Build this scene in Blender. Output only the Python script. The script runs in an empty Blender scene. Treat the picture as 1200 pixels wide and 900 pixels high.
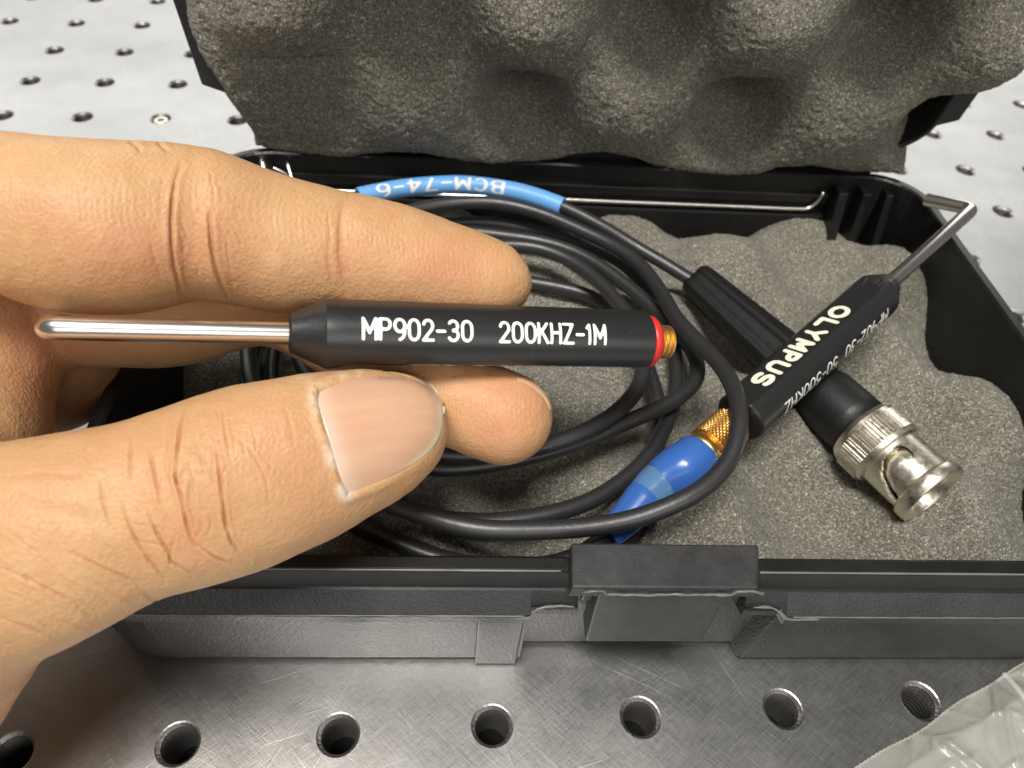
import bpy, bmesh, math, random
import numpy as np
from mathutils import Vector, Matrix
from mathutils.bvhtree import BVHTree

random.seed(4)
rng = np.random.default_rng(7)
S = 0.001                                   # everything is written in millimetres
scene = bpy.context.scene

# ------------------------------------------------------------------ camera
def rot_matrix(rx, ry, rz):
    cx, sx, cy, sy, cz, sz = math.cos(rx), math.sin(rx), math.cos(ry), math.sin(ry), math.cos(rz), math.sin(rz)
    X = np.array([[1, 0, 0], [0, cx, -sx], [0, sx, cx]])
    Y = np.array([[cy, 0, sy], [0, 1, 0], [-sy, 0, cy]])
    Z = np.array([[cz, -sz, 0], [sz, cz, 0], [0, 0, 1]])
    return Z @ Y @ X
CR = rot_matrix(0.749, -0.061, -0.075)
CP = np.array([67.331, -41.391, 127.835])
FPX = 866.7                                  # focal length in pixels of the 1200 px wide photo
cam = bpy.data.cameras.new('camera')
cam.sensor_width = 36
cam.lens = 36 * FPX / 1200
cam.clip_start = 0.005
cam.clip_end = 50
cam.dof.use_dof = True
cam.dof.focus_distance = 0.112
cam.dof.aperture_fstop = 31
camo = bpy.data.objects.new('camera', cam)
scene.collection.objects.link(camo)
m4 = Matrix([list(CR[i]) + [CP[i] * S] for i in range(3)] + [[0, 0, 0, 1]])
camo.matrix_world = m4
scene.camera = camo

# ------------------------------------------------------------------ light
world = bpy.data.worlds.new('World')
scene.world = world
world.use_nodes = True
world.node_tree.nodes['Background'].inputs[0].default_value = (1.0, 0.97, 0.92, 1)
world.node_tree.nodes['Background'].inputs[1].default_value = 0.12
def area(name, loc, target, sx, sy, power, col=(1, 0.97, 0.92)):
    l = bpy.data.lights.new(name, 'AREA')
    l.shape = 'RECTANGLE'
    l.size = sx
    l.size_y = sy
    l.energy = power
    l.color = col
    o = bpy.data.objects.new(name, l)
    scene.collection.objects.link(o)
    o.location = loc
    d = Vector(target) - Vector(loc)
    o.rotation_euler = d.to_track_quat('-Z', 'Y').to_euler()
    return o
area('ceiling_and_fill_light', (-0.22, -0.38, 1.7), (0.08, 0.05, 0), 0.75, 0.3, 39)
area('ceiling_and_fill_light', (0.5, -1.8, 1.15), (0.08, 0.08, 0.05), 2.6, 1.0, 16)  # frontal fill lamp, added to brighten the lid foam from the camera side
area('ceiling_light_row', (0.1, 2.3, 1.35), (0.1, 0.1, 0), 5.2, 1.5, 46, (1, 0.99, 0.97))
scene.view_settings.view_transform = 'Standard'
scene.view_settings.look = 'None'
scene.view_settings.exposure = 0.0
scene.view_settings.gamma = 1.0

# ------------------------------------------------------------------ projections
VD = -CR[:, 2]
def ray(px, py):
    return CR @ np.array([(px - 600) / FPX, -(py - 450) / FPX, -1.0])
def at_z(px, py, h):
    d = ray(px, py)
    return CP + d * (h - CP[2]) / d[2]
def at_depth(px, py, Z):
    return CP + ray(px, py) * Z
def project(P):
    q = (np.atleast_2d(P) - CP) @ CR
    return np.stack([600 + FPX * q[:, 0] / -q[:, 2], 450 - FPX * q[:, 1] / -q[:, 2], -q[:, 2]], 1)
# the case has its own axes: u along its front, v towards its back
TH = math.radians(-2.86)
EX = np.array([math.cos(TH), math.sin(TH), 0])
EY = np.array([-math.sin(TH), math.cos(TH), 0])
CO = np.array([0, 14.54, 0.0])
def case_pts(P):
    P = np.asarray(P, float)
    return CO + P[:, :1] * EX + P[:, 1:2] * EY + P[:, 2:3] * np.array([0, 0, 1.0])
def to_case(P):
    q = np.asarray(P, float) - CO
    return np.array([q @ EX, q @ EY, q[2]])

# ------------------------------------------------------------------ object helpers
def empty(name, loc, label, cat, group=None):
    o = bpy.data.objects.new(name, None)
    scene.collection.objects.link(o)
    o.location = Vector(loc) * S
    o.empty_display_size = 0.01
    o['label'] = label
    o['category'] = cat
    if group:
        o['group'] = group
    return o
def mesh_obj(name, V, F, mat, parent=None, smooth=True, label=None, base=None):
    """one mesh object; V in world millimetres"""
    V = np.asarray(V, float)
    o0 = np.zeros(3)
    if parent is not None:
        p = parent
        while p is not None:
            o0 = o0 + np.array(p.location) / S
            p = p.parent
    me = bpy.data.meshes.new(name)
    if isinstance(F, np.ndarray) and F.ndim == 2:
        k = F.shape[1]
        me.vertices.add(len(V))
        me.vertices.foreach_set('co', ((V - o0) * S).astype(np.float32).ravel())
        me.loops.add(F.size)
        me.loops.foreach_set('vertex_index', F.astype(np.int32).ravel())
        me.polygons.add(len(F))
        me.polygons.foreach_set('loop_start', np.arange(0, F.size, k, dtype=np.int32))
        me.polygons.foreach_set('loop_total', np.full(len(F), k, dtype=np.int32))
        me.update(calc_edges=True)
    else:
        me.from_pydata([tuple(v) for v in (V - o0) * S], [], [tuple(int(i) for i in f) for f in F])
        me.update()
    me.validate()
    if smooth:
        me.polygons.foreach_set('use_smooth', [True] * len(me.polygons))
    me.materials.append(mat)
    o = bpy.data.objects.new(name, me)
    scene.collection.objects.link(o)
    if parent is not None:
        o.parent = parent
    if label:
        o['label'] = label
    return o
def join(parts):
    V, F, n = [], [], 0
    for v, f in parts:
        V.append(np.asarray(v, float))
        F += [tuple(int(i) + n for i in q) for q in f]
        n += len(v)
    return np.concatenate(V), F
def fix_normals(o):
    bm = bmesh.new()
    bm.from_mesh(o.data)
    bmesh.ops.recalc_face_normals(bm, faces=bm.faces)
    bm.to_mesh(o.data)
    bm.free()
def bevel(o, w, seg=2, ang=40):
    m = o.modifiers.new('edge', 'BEVEL')
    m.width = w * S
    m.segments = seg
    m.limit_method = 'ANGLE'
    m.angle_limit = math.radians(ang)
    return m
def frame(axis, ref):
    a = axis / np.linalg.norm(axis)
    n = ref - a * (ref @ a)
    n /= np.linalg.norm(n)
    return a, n, np.cross(a, n)
def lathe(prof, P0, axis, ref, seg=48, cap=True, shape=None):
    """prof: (t, r) along the axis from P0; shape(t, ang, r) may change the radius"""
    a, n, b = frame(axis, ref)
    V, F = [], []
    for (t, r) in prof:
        for k in range(seg):
            th = 2 * math.pi * k / seg
            rr = shape(t, th, r) if shape else r
            V.append(P0 + a * t + (n * math.cos(th) + b * math.sin(th)) * rr)
    for i in range(len(prof) - 1):
        for k in range(seg):
            k2 = (k + 1) % seg
            F.append((i * seg + k, i * seg + k2, (i + 1) * seg + k2, (i + 1) * seg + k))
    if cap:
        F.append(tuple(range(seg))[::-1])
        F.append(tuple((len(prof) - 1) * seg + k for k in range(seg)))
    return np.array(V), F
def catmull(P, step):
    P = np.asarray(P, float)
    Q = np.vstack([2 * P[0] - P[1], P, 2 * P[-1] - P[-2]])
    out = []
    for i in range(1, len(Q) - 2):
        p0, p1, p2, p3 = Q[i - 1], Q[i], Q[i + 1], Q[i + 2]
        n = max(2, int(np.linalg.norm((p2 - p1)[:3]) / step))
        t = np.linspace(0, 1, n, endpoint=False)[:, None]
        out.append(0.5 * (2 * p1 + (p2 - p0) * t + (2 * p0 - 5 * p1 + 4 * p2 - p3) * t ** 2 + (3 * p1 - p0 - 3 * p2 + p3) * t ** 3))
    out.append(P[-1:])
    return np.vstack(out)
def path_frames(P, up=np.array([0, 0, 1.0])):
    T = np.gradient(P, axis=0)
    T /= np.linalg.norm(T, axis=1)[:, None]
    N = np.zeros_like(P)
    n = up - T[0] * (up @ T[0])
    n /= np.linalg.norm(n)
    for i in range(len(P)):
        n = n - T[i] * (n @ T[i])
        n /= np.linalg.norm(n)
        N[i] = n
    return T, N, np.cross(T, N)
def sweep(P, R, seg=14, cap=True, up=np.array([0, 0, 1.0])):
    T, N, B = path_frames(P, up)
    th = np.arange(seg) * 2 * math.pi / seg
    R = np.broadcast_to(np.asarray(R, float), (len(P),))
    V = P[:, None] + (N[:, None] * np.cos(th)[None, :, None] + B[:, None] * np.sin(th)[None, :, None]) * R[:, None, None]
    V = V.reshape(-1, 3)
    F = []
    for i in range(len(P) - 1):
        for k in range(seg):
            k2 = (k + 1) % seg
            F.append((i * seg + k, i * seg + k2, (i + 1) * seg + k2, (i + 1) * seg + k))
    if cap:
        F.append(tuple(range(seg))[::-1])
        F.append(tuple((len(P) - 1) * seg + k for k in range(seg)))
    return V, F
def box(x0, x1, y0, y1, z0, z1):
    V = [(x, y, z) for z in (z0, z1) for y in (y0, y1) for x in (x0, x1)]
    F = [(0, 2, 3, 1), (4, 5, 7, 6), (0, 1, 5, 4), (2, 6, 7, 3), (0, 4, 6, 2), (1, 3, 7, 5)]
    return np.array(V, float), F
def hexa(b, t):
    """eight corners: four bottom, four top, both going round"""
    V = np.array(list(b) + list(t), float)
    return V, [(3, 2, 1, 0), (4, 5, 6, 7), (0, 1, 5, 4), (1, 2, 6, 5), (2, 3, 7, 6), (3, 0, 4, 7)]
def vnoise(P, scale, seed=0):
    """cheap value noise, P (n,3)"""
    q = P / scale + 57.3 * (seed + 1)
    i = np.floor(q).astype(np.int64)
    f = q - i
    f = f * f * (3 - 2 * f)
    def h(a):
        n = (a[:, 0] * 374761393 + a[:, 1] * 668265263 + a[:, 2] * 2147483647 + seed * 144269) & 0x7fffffff
        n = ((n ^ (n >> 13)) * 1274126177) & 0x7fffffff
        return ((n ^ (n >> 16)) & 0xffff) / 32767.5 - 1
    r = 0
    for dx in (0, 1):
        for dy in (0, 1):
            for dz in (0, 1):
                w = (f[:, 0] if dx else 1 - f[:, 0]) * (f[:, 1] if dy else 1 - f[:, 1]) * (f[:, 2] if dz else 1 - f[:, 2])
                r = r + w * h(i + np.array([dx, dy, dz]))
    return r

# ------------------------------------------------------------------ materials
class Mat:
    def __init__(s, name):
        s.m = bpy.data.materials.new(name)
        s.m.use_nodes = True
        s.t = s.m.node_tree
        s.n = s.t.nodes
        s.b = s.n['Principled BSDF']
        tc = s.n.new('ShaderNodeTexCoord')
        mp = s.n.new('ShaderNodeMapping')
        mp.inputs['Scale'].default_value = (1000, 1000, 1000)
        s.t.links.new(tc.outputs['Object'], mp.inputs[0])
        s.co = mp.outputs[0]
    def set(s, **k):
        for a, v in k.items():
            a = a.replace('_', ' ')
            if hasattr(v, 'links') or hasattr(v, 'is_output'):
                s.t.links.new(v, s.b.inputs[a])
            else:
                s.b.inputs[a].default_value = v if not isinstance(v, tuple) or len(v) != 3 or a == 'Subsurface Radius' else (*v, 1)
        return s
    def warp(s, scale, rot=(0, 0, 0), co=None):
        m0 = s.n.new('ShaderNodeMapping')
        m0.inputs['Rotation'].default_value = rot
        s.t.links.new(co or s.co, m0.inputs[0])
        mp = s.n.new('ShaderNodeMapping')
        mp.inputs['Scale'].default_value = scale
        s.t.links.new(m0.outputs[0], mp.inputs[0])
        return mp.outputs[0]
    def noise(s, scale, detail=3, rough=0.55, co=None, dist=0.0):
        n = s.n.new('ShaderNodeTexNoise')
        n.inputs['Scale'].default_value = scale
        n.inputs['Detail'].default_value = detail
        n.inputs['Roughness'].default_value = rough
        n.inputs['Distortion'].default_value = dist
        s.t.links.new(co or s.co, n.inputs['Vector'])
        return n.outputs[0]
    def voronoi(s, scale, out='Distance', feature='F1', co=None):
        n = s.n.new('ShaderNodeTexVoronoi')
        n.feature = feature
        n.inputs['Scale'].default_value = scale
        s.t.links.new(co or s.co, n.inputs['Vector'])
        return n.outputs[out]
    def ramp(s, v, stops, interp='LINEAR'):
        n = s.n.new('ShaderNodeValToRGB')
        e = n.color_ramp.elements
        n.color_ramp.interpolation = interp
        while len(e) < len(stops):
            e.new(0.5)
        for i, (p, c) in enumerate(stops):
            e[i].position = p
            e[i].color = (*c, 1) if isinstance(c, tuple) else (c, c, c, 1)
        s.t.links.new(v, n.inputs[0])
        return n.outputs[0]
    def math(s, op, a, b=None, clamp=False):
        n = s.n.new('ShaderNodeMath')
        n.operation = op
        n.use_clamp = clamp
        for i, v in enumerate((a, b)):
            if v is None:
                continue
            if isinstance(v, (int, float)):
                n.inputs[i].default_value = v
            else:
                s.t.links.new(v, n.inputs[i])
        return n.outputs[0]
    def mix(s, f, a, b, mode='MIX'):
        n = s.n.new('ShaderNodeMix')
        n.data_type = 'RGBA'
        n.blend_type = mode
        for sock, v in ((n.inputs[0], f), (n.inputs[6], a), (n.inputs[7], b)):
            if isinstance(v, (int, float)):
                sock.default_value = v
            elif isinstance(v, tuple):
                sock.default_value = (*v, 1)
            else:
                s.t.links.new(v, sock)
        return n.outputs[2]
    def attr(s, name):
        n = s.n.new('ShaderNodeAttribute')
        n.attribute_name = name
        return n.outputs['Fac']
    def bump(s, h, dist, strength=1.0, prev=None):
        n = s.n.new('ShaderNodeBump')
        n.inputs['Distance'].default_value = dist * S
        n.inputs['Strength'].default_value = strength
        s.t.links.new(h, n.inputs['Height'])
        if prev is not None:
            s.t.links.new(prev, n.inputs['Normal'])
        return n.outputs[0]

def m_simple(name, col, rough, metal=0.0, **k):
    m = Mat(name)
    m.set(Base_Color=col, Roughness=rough, Metallic=metal, **k)
    return m

# steel of the optical table
def mk_table():
    m = Mat('ground_steel')
    big = m.noise(0.018, 4)
    fine = m.noise(1.1, 3)
    h = []
    msk = None
    for k, (ang, sx) in enumerate(((0.5, 0.02), (-0.75, 0.03), (1.2, 0.022), (-0.25, 0.04), (2.1, 0.018))):
        co = m.warp((sx, 1.3, 1), (0, 0, ang))
        n = m.noise(0.9, 2, 0.5, co=co, dist=0.15)
        s1 = m.ramp(n, [(0.0, 0.0), (0.66, 0.0), (0.76, 0.6), (1.0, 0.6)])
        msk = s1 if msk is None else m.math('MAXIMUM', msk, s1)
    for k, (ang, sx) in enumerate(((0.7, 0.05), (-0.6, 0.07), (1.0, 0.06))):
        n = m.noise(2.6, 2, 0.6, co=m.warp((sx, 1.4, 1), (0, 0, ang)))
        msk = m.math('MAXIMUM', msk, m.ramp(n, [(0.60, 0.0), (0.8, 0.35)]))
    patch = m.ramp(m.noise(0.035, 3), [(0.42, 0.1), (0.6, 1.0)])
    msk = m.math('MULTIPLY', msk, patch)
    brushed = m.noise(1.0, 4, 0.7, co=m.warp((0.14, 3.4, 1), (0, 0, 0.8)))
    br2 = m.noise(1.0, 4, 0.7, co=m.warp((0.2, 3.0, 1), (0, 0, -0.6)))
    brushed = m.math('MULTIPLY', m.math('ADD', brushed, br2), 0.6)
    col = m.mix(m.ramp(big, [(0.3, 0.0), (0.7, 1.0)]), (0.41, 0.405, 0.39), (0.53, 0.525, 0.51))
    col = m.mix(m.ramp(m.noise(0.09, 5, 0.7), [(0.6, 0.0), (0.8, 0.25)]), col, (0.40, 0.37, 0.33))
    col = m.mix(msk, col, (0.70, 0.69, 0.67))
    r = m.ramp(m.noise(0.07, 6, 0.75), [(0.3, 0.29), (0.7, 0.37)])
    r = m.math('ADD', r, m.math('MULTIPLY', m.math('SUBTRACT', brushed, 0.5), 0.30))
    m.set(Base_Color=col, Metallic=1.0, Roughness=r)
    nb = m.bump(brushed, 0.03, 0.8)
    nb = m.bump(fine, 0.02, 0.5, nb)
    nb = m.bump(msk, 0.03, 0.8, nb)
    m.set(Normal=nb)
    return m.m
M_table = mk_table()
M_thread = Mat('shaded_thread_steel').set(Base_Color=(0.10, 0.095, 0.09), Metallic=0.6, Roughness=0.42).m  # dark colour paints the shade inside the tapped holes

def mk_plastic(name, col=0.018, grain=1.2, depth=0.12, rough=0.42, dust=0.25):
    m = Mat(name)
    n1 = m.noise(grain, 3, 0.55)
    n2 = m.voronoi(grain * 1.6)
    dst = m.ramp(m.noise(0.11, 5, 0.7), [(0.45, 0.0), (0.8, 1.0)])
    spk = m.ramp(m.noise(3.0, 2), [(0.7, 0.0), (0.78, 1.0)])
    f = m.math('MULTIPLY', m.math('ADD', dst, m.math('MULTIPLY', spk, 0.6)), dust)
    c = m.mix(f, (col, col, col * 1.03), (0.10, 0.10, 0.098))
    r = m.math('ADD', m.math('MULTIPLY', m.noise(1.6, 4), 0.14), rough - 0.06)
    m.set(Base_Color=c, Roughness=r)
    nb = m.bump(n1, depth, 0.7)
    nb = m.bump(n2, depth * 0.5, 0.5, nb)
    m.set(Normal=nb)
    return m.m
M_case_outer = mk_plastic('black_textured_plastic', 0.024, 1.7, 0.14, 0.42, 0.25)
M_case_inner = mk_plastic('black_smooth_plastic', 0.007, 2.5, 0.02, 0.36, 0.10)
M_latch = mk_plastic('black_scuffed_plastic', 0.022, 2.6, 0.04, 0.40, 0.4)
M_lid = mk_plastic('black_lid_plastic', 0.008, 1.5, 0.05, 0.42, 0.10)

def mk_foam():
    m = Mat('grey_foam')
    cell = m.voronoi(3.8, 'Color')
    sep = m.n.new('ShaderNodeSeparateColor')
    m.t.links.new(cell, sep.inputs[0])
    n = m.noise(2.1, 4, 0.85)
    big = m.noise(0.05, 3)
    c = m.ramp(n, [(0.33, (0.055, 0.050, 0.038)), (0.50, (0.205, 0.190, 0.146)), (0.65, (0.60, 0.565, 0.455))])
    glint = m.ramp(sep.outputs[0], [(0.93, 0.0), (0.985, 1.0)])
    c = m.mix(m.math('MULTIPLY', glint, 0.9), c, (0.80, 0.78, 0.70))
    c = m.mix(m.ramp(big, [(0.35, 0.0), (0.7, 0.22)]), c, (0.20, 0.18, 0.14))
    m.set(Base_Color=c, Roughness=m.ramp(sep.outputs[1], [(0.0, 0.35), (0.4, 0.8)]))
    m.b.inputs['Specular IOR Level'].default_value = 0.45
    m.b.inputs['Sheen Weight'].default_value = 0.15
    m.b.inputs['Sheen Roughness'].default_value = 0.5
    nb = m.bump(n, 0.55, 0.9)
    nb = m.bump(m.voronoi(3.8), 0.2, 0.8, nb)
    m.set(Normal=nb)
    return m.m
M_foam = mk_foam()

def mk_skin():
    m = Mat('skin')
    big = m.noise(0.09, 4, 0.6)
    mid = m.noise(0.5, 3, 0.6)
    fine = m.noise(2.6, 3, 0.65)
    c = m.mix(m.ramp(big, [(0.3, 0.0), (0.7, 1.0)]), (0.555, 0.318, 0.148), (0.635, 0.390, 0.195))
    c = m.mix(m.ramp(mid, [(0.52, 0.0), (0.75, 0.4)]), c, (0.72, 0.44, 0.235))
    c = m.mix(m.ramp(m.noise(0.22, 5, 0.65, dist=0.6), [(0.46, 0.0), (0.72, 0.42)]), c, (0.63, 0.305, 0.165))
    c = m.mix(m.ramp(m.noise(1.3, 4, 0.7), [(0.5, 0.0), (0.8, 0.35)]), c, (0.52, 0.25, 0.13))
    c = m.mix(m.math('MULTIPLY', m.attr('flush'), 0.85), c, (0.62, 0.235, 0.135))
    c = m.mix(m.attr('crease'), c, (0.40, 0.155, 0.07))  # shade of the creases painted into the skin colour
    c = m.mix(m.attr('dry'), c, (0.85, 0.78, 0.66))
    pore = m.ramp(m.voronoi(1.9), [(0.0, 0.35), (0.25, 0.0)])
    c = m.mix(pore, c, (0.42, 0.19, 0.09))
    c = m.mix(m.ramp(m.voronoi(0.33), [(0.0, 0.35), (0.06, 0.0)]), c, (0.86, 0.7, 0.5))
    r = m.math('ADD', m.math('MULTIPLY', fine, 0.2), 0.40)
    m.set(Base_Color=c, Roughness=r)
    b = m.b.inputs
    b['Subsurface Weight'].default_value = 0.35
    b['Subsurface Radius'].default_value = (1.0, 0.32, 0.16)
    b['Subsurface Scale'].default_value = 1.6 * S
    b['Specular IOR Level'].default_value = 0.38
    nb = m.bump(m.noise(0.9, 4, 0.6), 0.16, 0.5)
    # friction ridges: fine nearly parallel lines across the finger
    wv = m.n.new('ShaderNodeTexWave')
    wv.inputs['Scale'].default_value = 0.62
    wv.inputs['Distortion'].default_value = 3.2
    wv.inputs['Detail'].default_value = 2
    wv.inputs['Detail Scale'].default_value = 0.12
    m.t.links.new(m.warp((1.0, 0.25, 0.5), (0.2, 0.4, 0.35)), wv.inputs[0])
    rid = m.math('MULTIPLY', wv.outputs[1], m.attr('ridge'))
    nb = m.bump(rid, 0.03, 0.6, nb)
    nb = m.bump(m.voronoi(1.9, feature='F1'), 0.10, 0.7, nb)
    nb = m.bump(m.noise(1.0, 2, co=m.warp((2.4, 0.5, 1.0), (0, 0, 0.5))), 0.06, 0.6, nb)
    nb = m.bump(fine, 0.06, 0.5, nb)
    m.set(Normal=nb)
    return m.m
M_skin = mk_skin()

def mk_nail():
    m = Mat('nail')
    e = m.attr('edge')
    str_ = m.noise(0.7, 2, co=m.warp((0.05, 1.3, 0.4), (0, 0, -0.32)))
    c = m.mix(m.ramp(str_, [(0.3, 0.0), (0.7, 1.0)]), (0.66, 0.385, 0.25), (0.70, 0.43, 0.28))
    c = m.mix(e, c, (0.78, 0.66, 0.44))
    c = m.mix(m.attr('lunula'), c, (0.86, 0.72, 0.62))
    m.set(Base_Color=c, Roughness=0.30)
    b = m.b.inputs
    b['Subsurface Weight'].default_value = 0.3
    b['Subsurface Radius'].default_value = (1.0, 0.4, 0.25)
    b['Subsurface Scale'].default_value = 1.0 * S
    b['Coat Weight'].default_value = 0.25
    b['Coat Roughness'].default_value = 0.15
    m.set(Normal=m.bump(str_, 0.05, 0.8))
    return m.m
M_nail = mk_nail()

def mk_rubber(name, col, rough, gr=0.02):
    m = Mat(name)
    sc = m.ramp(m.noise(1.4, 4, 0.7), [(0.62, 0.0), (0.8, 0.5)])
    m.set(Base_Color=m.mix(sc, (col, col, col * 1.05), (0.12, 0.12, 0.12)), Roughness=m.math('ADD', m.math('MULTIPLY', m.noise(0.8, 3), 0.2), rough - 0.1))
    m.set(Normal=m.bump(m.noise(2.2, 3), gr, 0.7))
    return m.m
M_cable = mk_rubber('black_cable_jacket', 0.024, 0.42, 0.05)
M_rubber = mk_rubber('black_boot_rubber', 0.009, 0.48, 0.05)
def mk_barrel():
    m = Mat('black_barrel_plastic')
    scr = m.noise(1.0, 3, 0.6, co=m.warp((0.25, 3.0, 3.0)))
    f = m.ramp(scr, [(0.66, 0.0), (0.74, 0.6)])
    m.set(Base_Color=m.mix(f, (0.017, 0.017, 0.018), (0.08, 0.08, 0.08)), Roughness=m.math('ADD', m.math('MULTIPLY', m.noise(1.5, 4), 0.16), 0.26))
    m.set(Normal=m.bump(m.noise(3.0, 3), 0.02, 0.5))
    return m.m
M_barrel = mk_barrel()
M_print = m_simple('white_print', (0.86, 0.85, 0.82), 0.6).m
M_print2 = m_simple('cream_print', (0.86, 0.83, 0.68), 0.6).m
M_shaft = Mat('bright_steel')
M_shaft.set(Base_Color=(0.86, 0.83, 0.78), Metallic=1.0, Roughness=0.24)
M_shaft.set(Normal=M_shaft.bump(M_shaft.noise(1.0, 3, co=M_shaft.warp((0.3, 5, 5))), 0.01, 0.5))
M_shaft = M_shaft.m
M_nickel = Mat('nickel_plate')
M_nickel.set(Base_Color=(0.84, 0.79, 0.67), Metallic=1.0, Roughness=M_nickel.ramp(M_nickel.noise(1.1, 4), [(0.3, 0.24), (0.7, 0.42)]))
M_nickel = M_nickel.m
M_gold = m_simple('gold_plate', (1.0, 0.72, 0.28), 0.38, 1.0).m
M_gold2 = m_simple('gold_knurl_plate', (0.90, 0.50, 0.15), 0.36, 1.0).m
M_red = m_simple('red_insulator', (0.72, 0.03, 0.025), 0.4).m
M_blue = m_simple('blue_plastic', (0.06, 0.19, 0.62), 0.25).m
M_blue.node_tree.nodes['Principled BSDF'].inputs['Transmission Weight'].default_value = 0.3
M_blue2 = m_simple('clear_blue_plastic', (0.17, 0.36, 0.68), 0.16).m
M_blue2.node_tree.nodes['Principled BSDF'].inputs['Transmission Weight'].default_value = 0.45
for _m in (M_cable, M_barrel):
    _m.node_tree.nodes['Principled BSDF'].inputs['Specular IOR Level'].default_value = 0.8
M_flash_and_highlight = m_simple('torn_edge_and_highlight', (0.16, 0.16, 0.155), 0.3).m  # grey of the torn burrs, also of the painted rim highlight
M_sleeve = m_simple('blue_heat_shrink', (0.16, 0.42, 0.83), 0.42).m
M_dark = m_simple('dark_hole', (0.006, 0.006, 0.006), 0.7).m

# ------------------------------------------------------------------ tabletop with a 25 mm grid of tapped holes
def build_table():
    i0, i1, j0, j1 = -9, 20, -4, 17
    n = 24
    ang = (np.arange(n) + 0.5) * 2 * math.pi / n
    sq = []
    for a in ang:
        c, s = math.cos(a), math.sin(a)
        k = 12.5 / max(abs(c), abs(s))
        sq.append((c * k, s * k, 0))
    rings = [(3.55, 0.0), (3.3, -0.12), (2.85, -0.75), (2.8, -0.85)]
    z = -0.85
    for k in range(9):                        # thread turns
        rings += [(3.08, z - 0.35), (2.72, z - 0.85)]
        z -= 1.0
    rings.append((2.7, -26))
    V, F = [], []
    base = [np.array(sq)]
    for r, zz in rings:
        base.append(np.stack([np.cos(ang) * r, np.sin(ang) * r, np.full(n, zz)], 1))
    cell = np.vstack(base)
    R = len(base)
    f = []
    for q in range(R - 1):
        for k in range(n):
            k2 = (k + 1) % n
            f.append((q * n + k, q * n + k2, (q + 1) * n + k2, (q + 1) * n + k))
    f = np.array(f)
    nv = len(cell)
    tris = []
    for i in range(i0, i1):
        for j in range(j0, j1):
            b = len(V) * nv
            V.append(cell + np.array([i * 25, j * 25, 0]))
            F.append(f + b)
    V = np.vstack(V)
    F = [tuple(q) for q in np.vstack(F)]
    # corners of the square cells (between the ring samples) and the far surround
    cn = len(V)
    extra = []
    for i in range(i0, i1):
        for j in range(j0, j1):
            b = ((i - i0) * (j1 - j0) + (j - j0)) * nv
            for (sx, sy) in ((1, 1), (-1, 1), (-1, -1), (1, -1)):
                extra.append((i * 25 + sx * 12.5, j * 25 + sy * 12.5, 0))
                tgt = math.atan2(sy, sx) % (2 * math.pi)
                k = int(tgt / (2 * math.pi / n) - 0.5)
                F.append((b + k, cn + len(extra) - 1, b + (k + 1) % n))
    V = np.vstack([V, np.array(extra, float)])
    xa, xb, ya, yb = i0 * 25 - 12.5, i1 * 25 - 12.5, j0 * 25 - 12.5, j1 * 25 - 12.5
    X, Y = (-900, xa, xb, 1200), (-600, ya, yb, 1200)
    for a in range(3):
        for b in range(3):
            if a == 1 and b == 1:
                continue
            k = len(V)
            V = np.vstack([V, [(X[a], Y[b], 0), (X[a + 1], Y[b], 0), (X[a + 1], Y[b + 1], 0), (X[a], Y[b + 1], 0)]])
            F.append((k, k + 1, k + 2, k + 3))
    V, F = join([(V, F), box(-900, 1200, -600, 1200, -60, -58)])
    o = mesh_obj('tabletop', V, F, M_table, smooth=False)
    bm = bmesh.new()
    bm.from_mesh(o.data)
    bmesh.ops.remove_doubles(bm, verts=bm.verts, dist=0.00001)
    bmesh.ops.recalc_face_normals(bm, faces=bm.faces)
    bm.to_mesh(o.data)
    bm.free()
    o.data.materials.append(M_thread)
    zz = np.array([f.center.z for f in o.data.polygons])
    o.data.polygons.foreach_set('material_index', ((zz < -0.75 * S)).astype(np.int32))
    o['kind'] = 'structure'
    return o
build_table()
# a set screw left in one of the far holes
def set_screw(x, y, z):
    r = empty('set_screw', (x, y, z - 4), 'small steel set screw sunk in a table hole beyond the index finger', 'screw')
    hexs = lambda t, th, rr: rr
    V, F = lathe([(0, 2.4), (3.4, 2.5), (3.9, 2.1), (3.9, 1.3), (1.8, 1.25)], np.array([x, y, z - 4.0]), np.array([0, 0, 1.0]), np.array([1.0, 0, 0]), 6 * 5,
                 shape=lambda t, th, rr: rr if rr > 1.4 else rr / math.cos(((th + math.pi / 6) % (math.pi / 3)) - math.pi / 6) * 0.9)
    o = mesh_obj('screw_body', V, F, M_nickel, r, smooth=False)
set_screw(-25, 200, -0.4)

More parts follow.
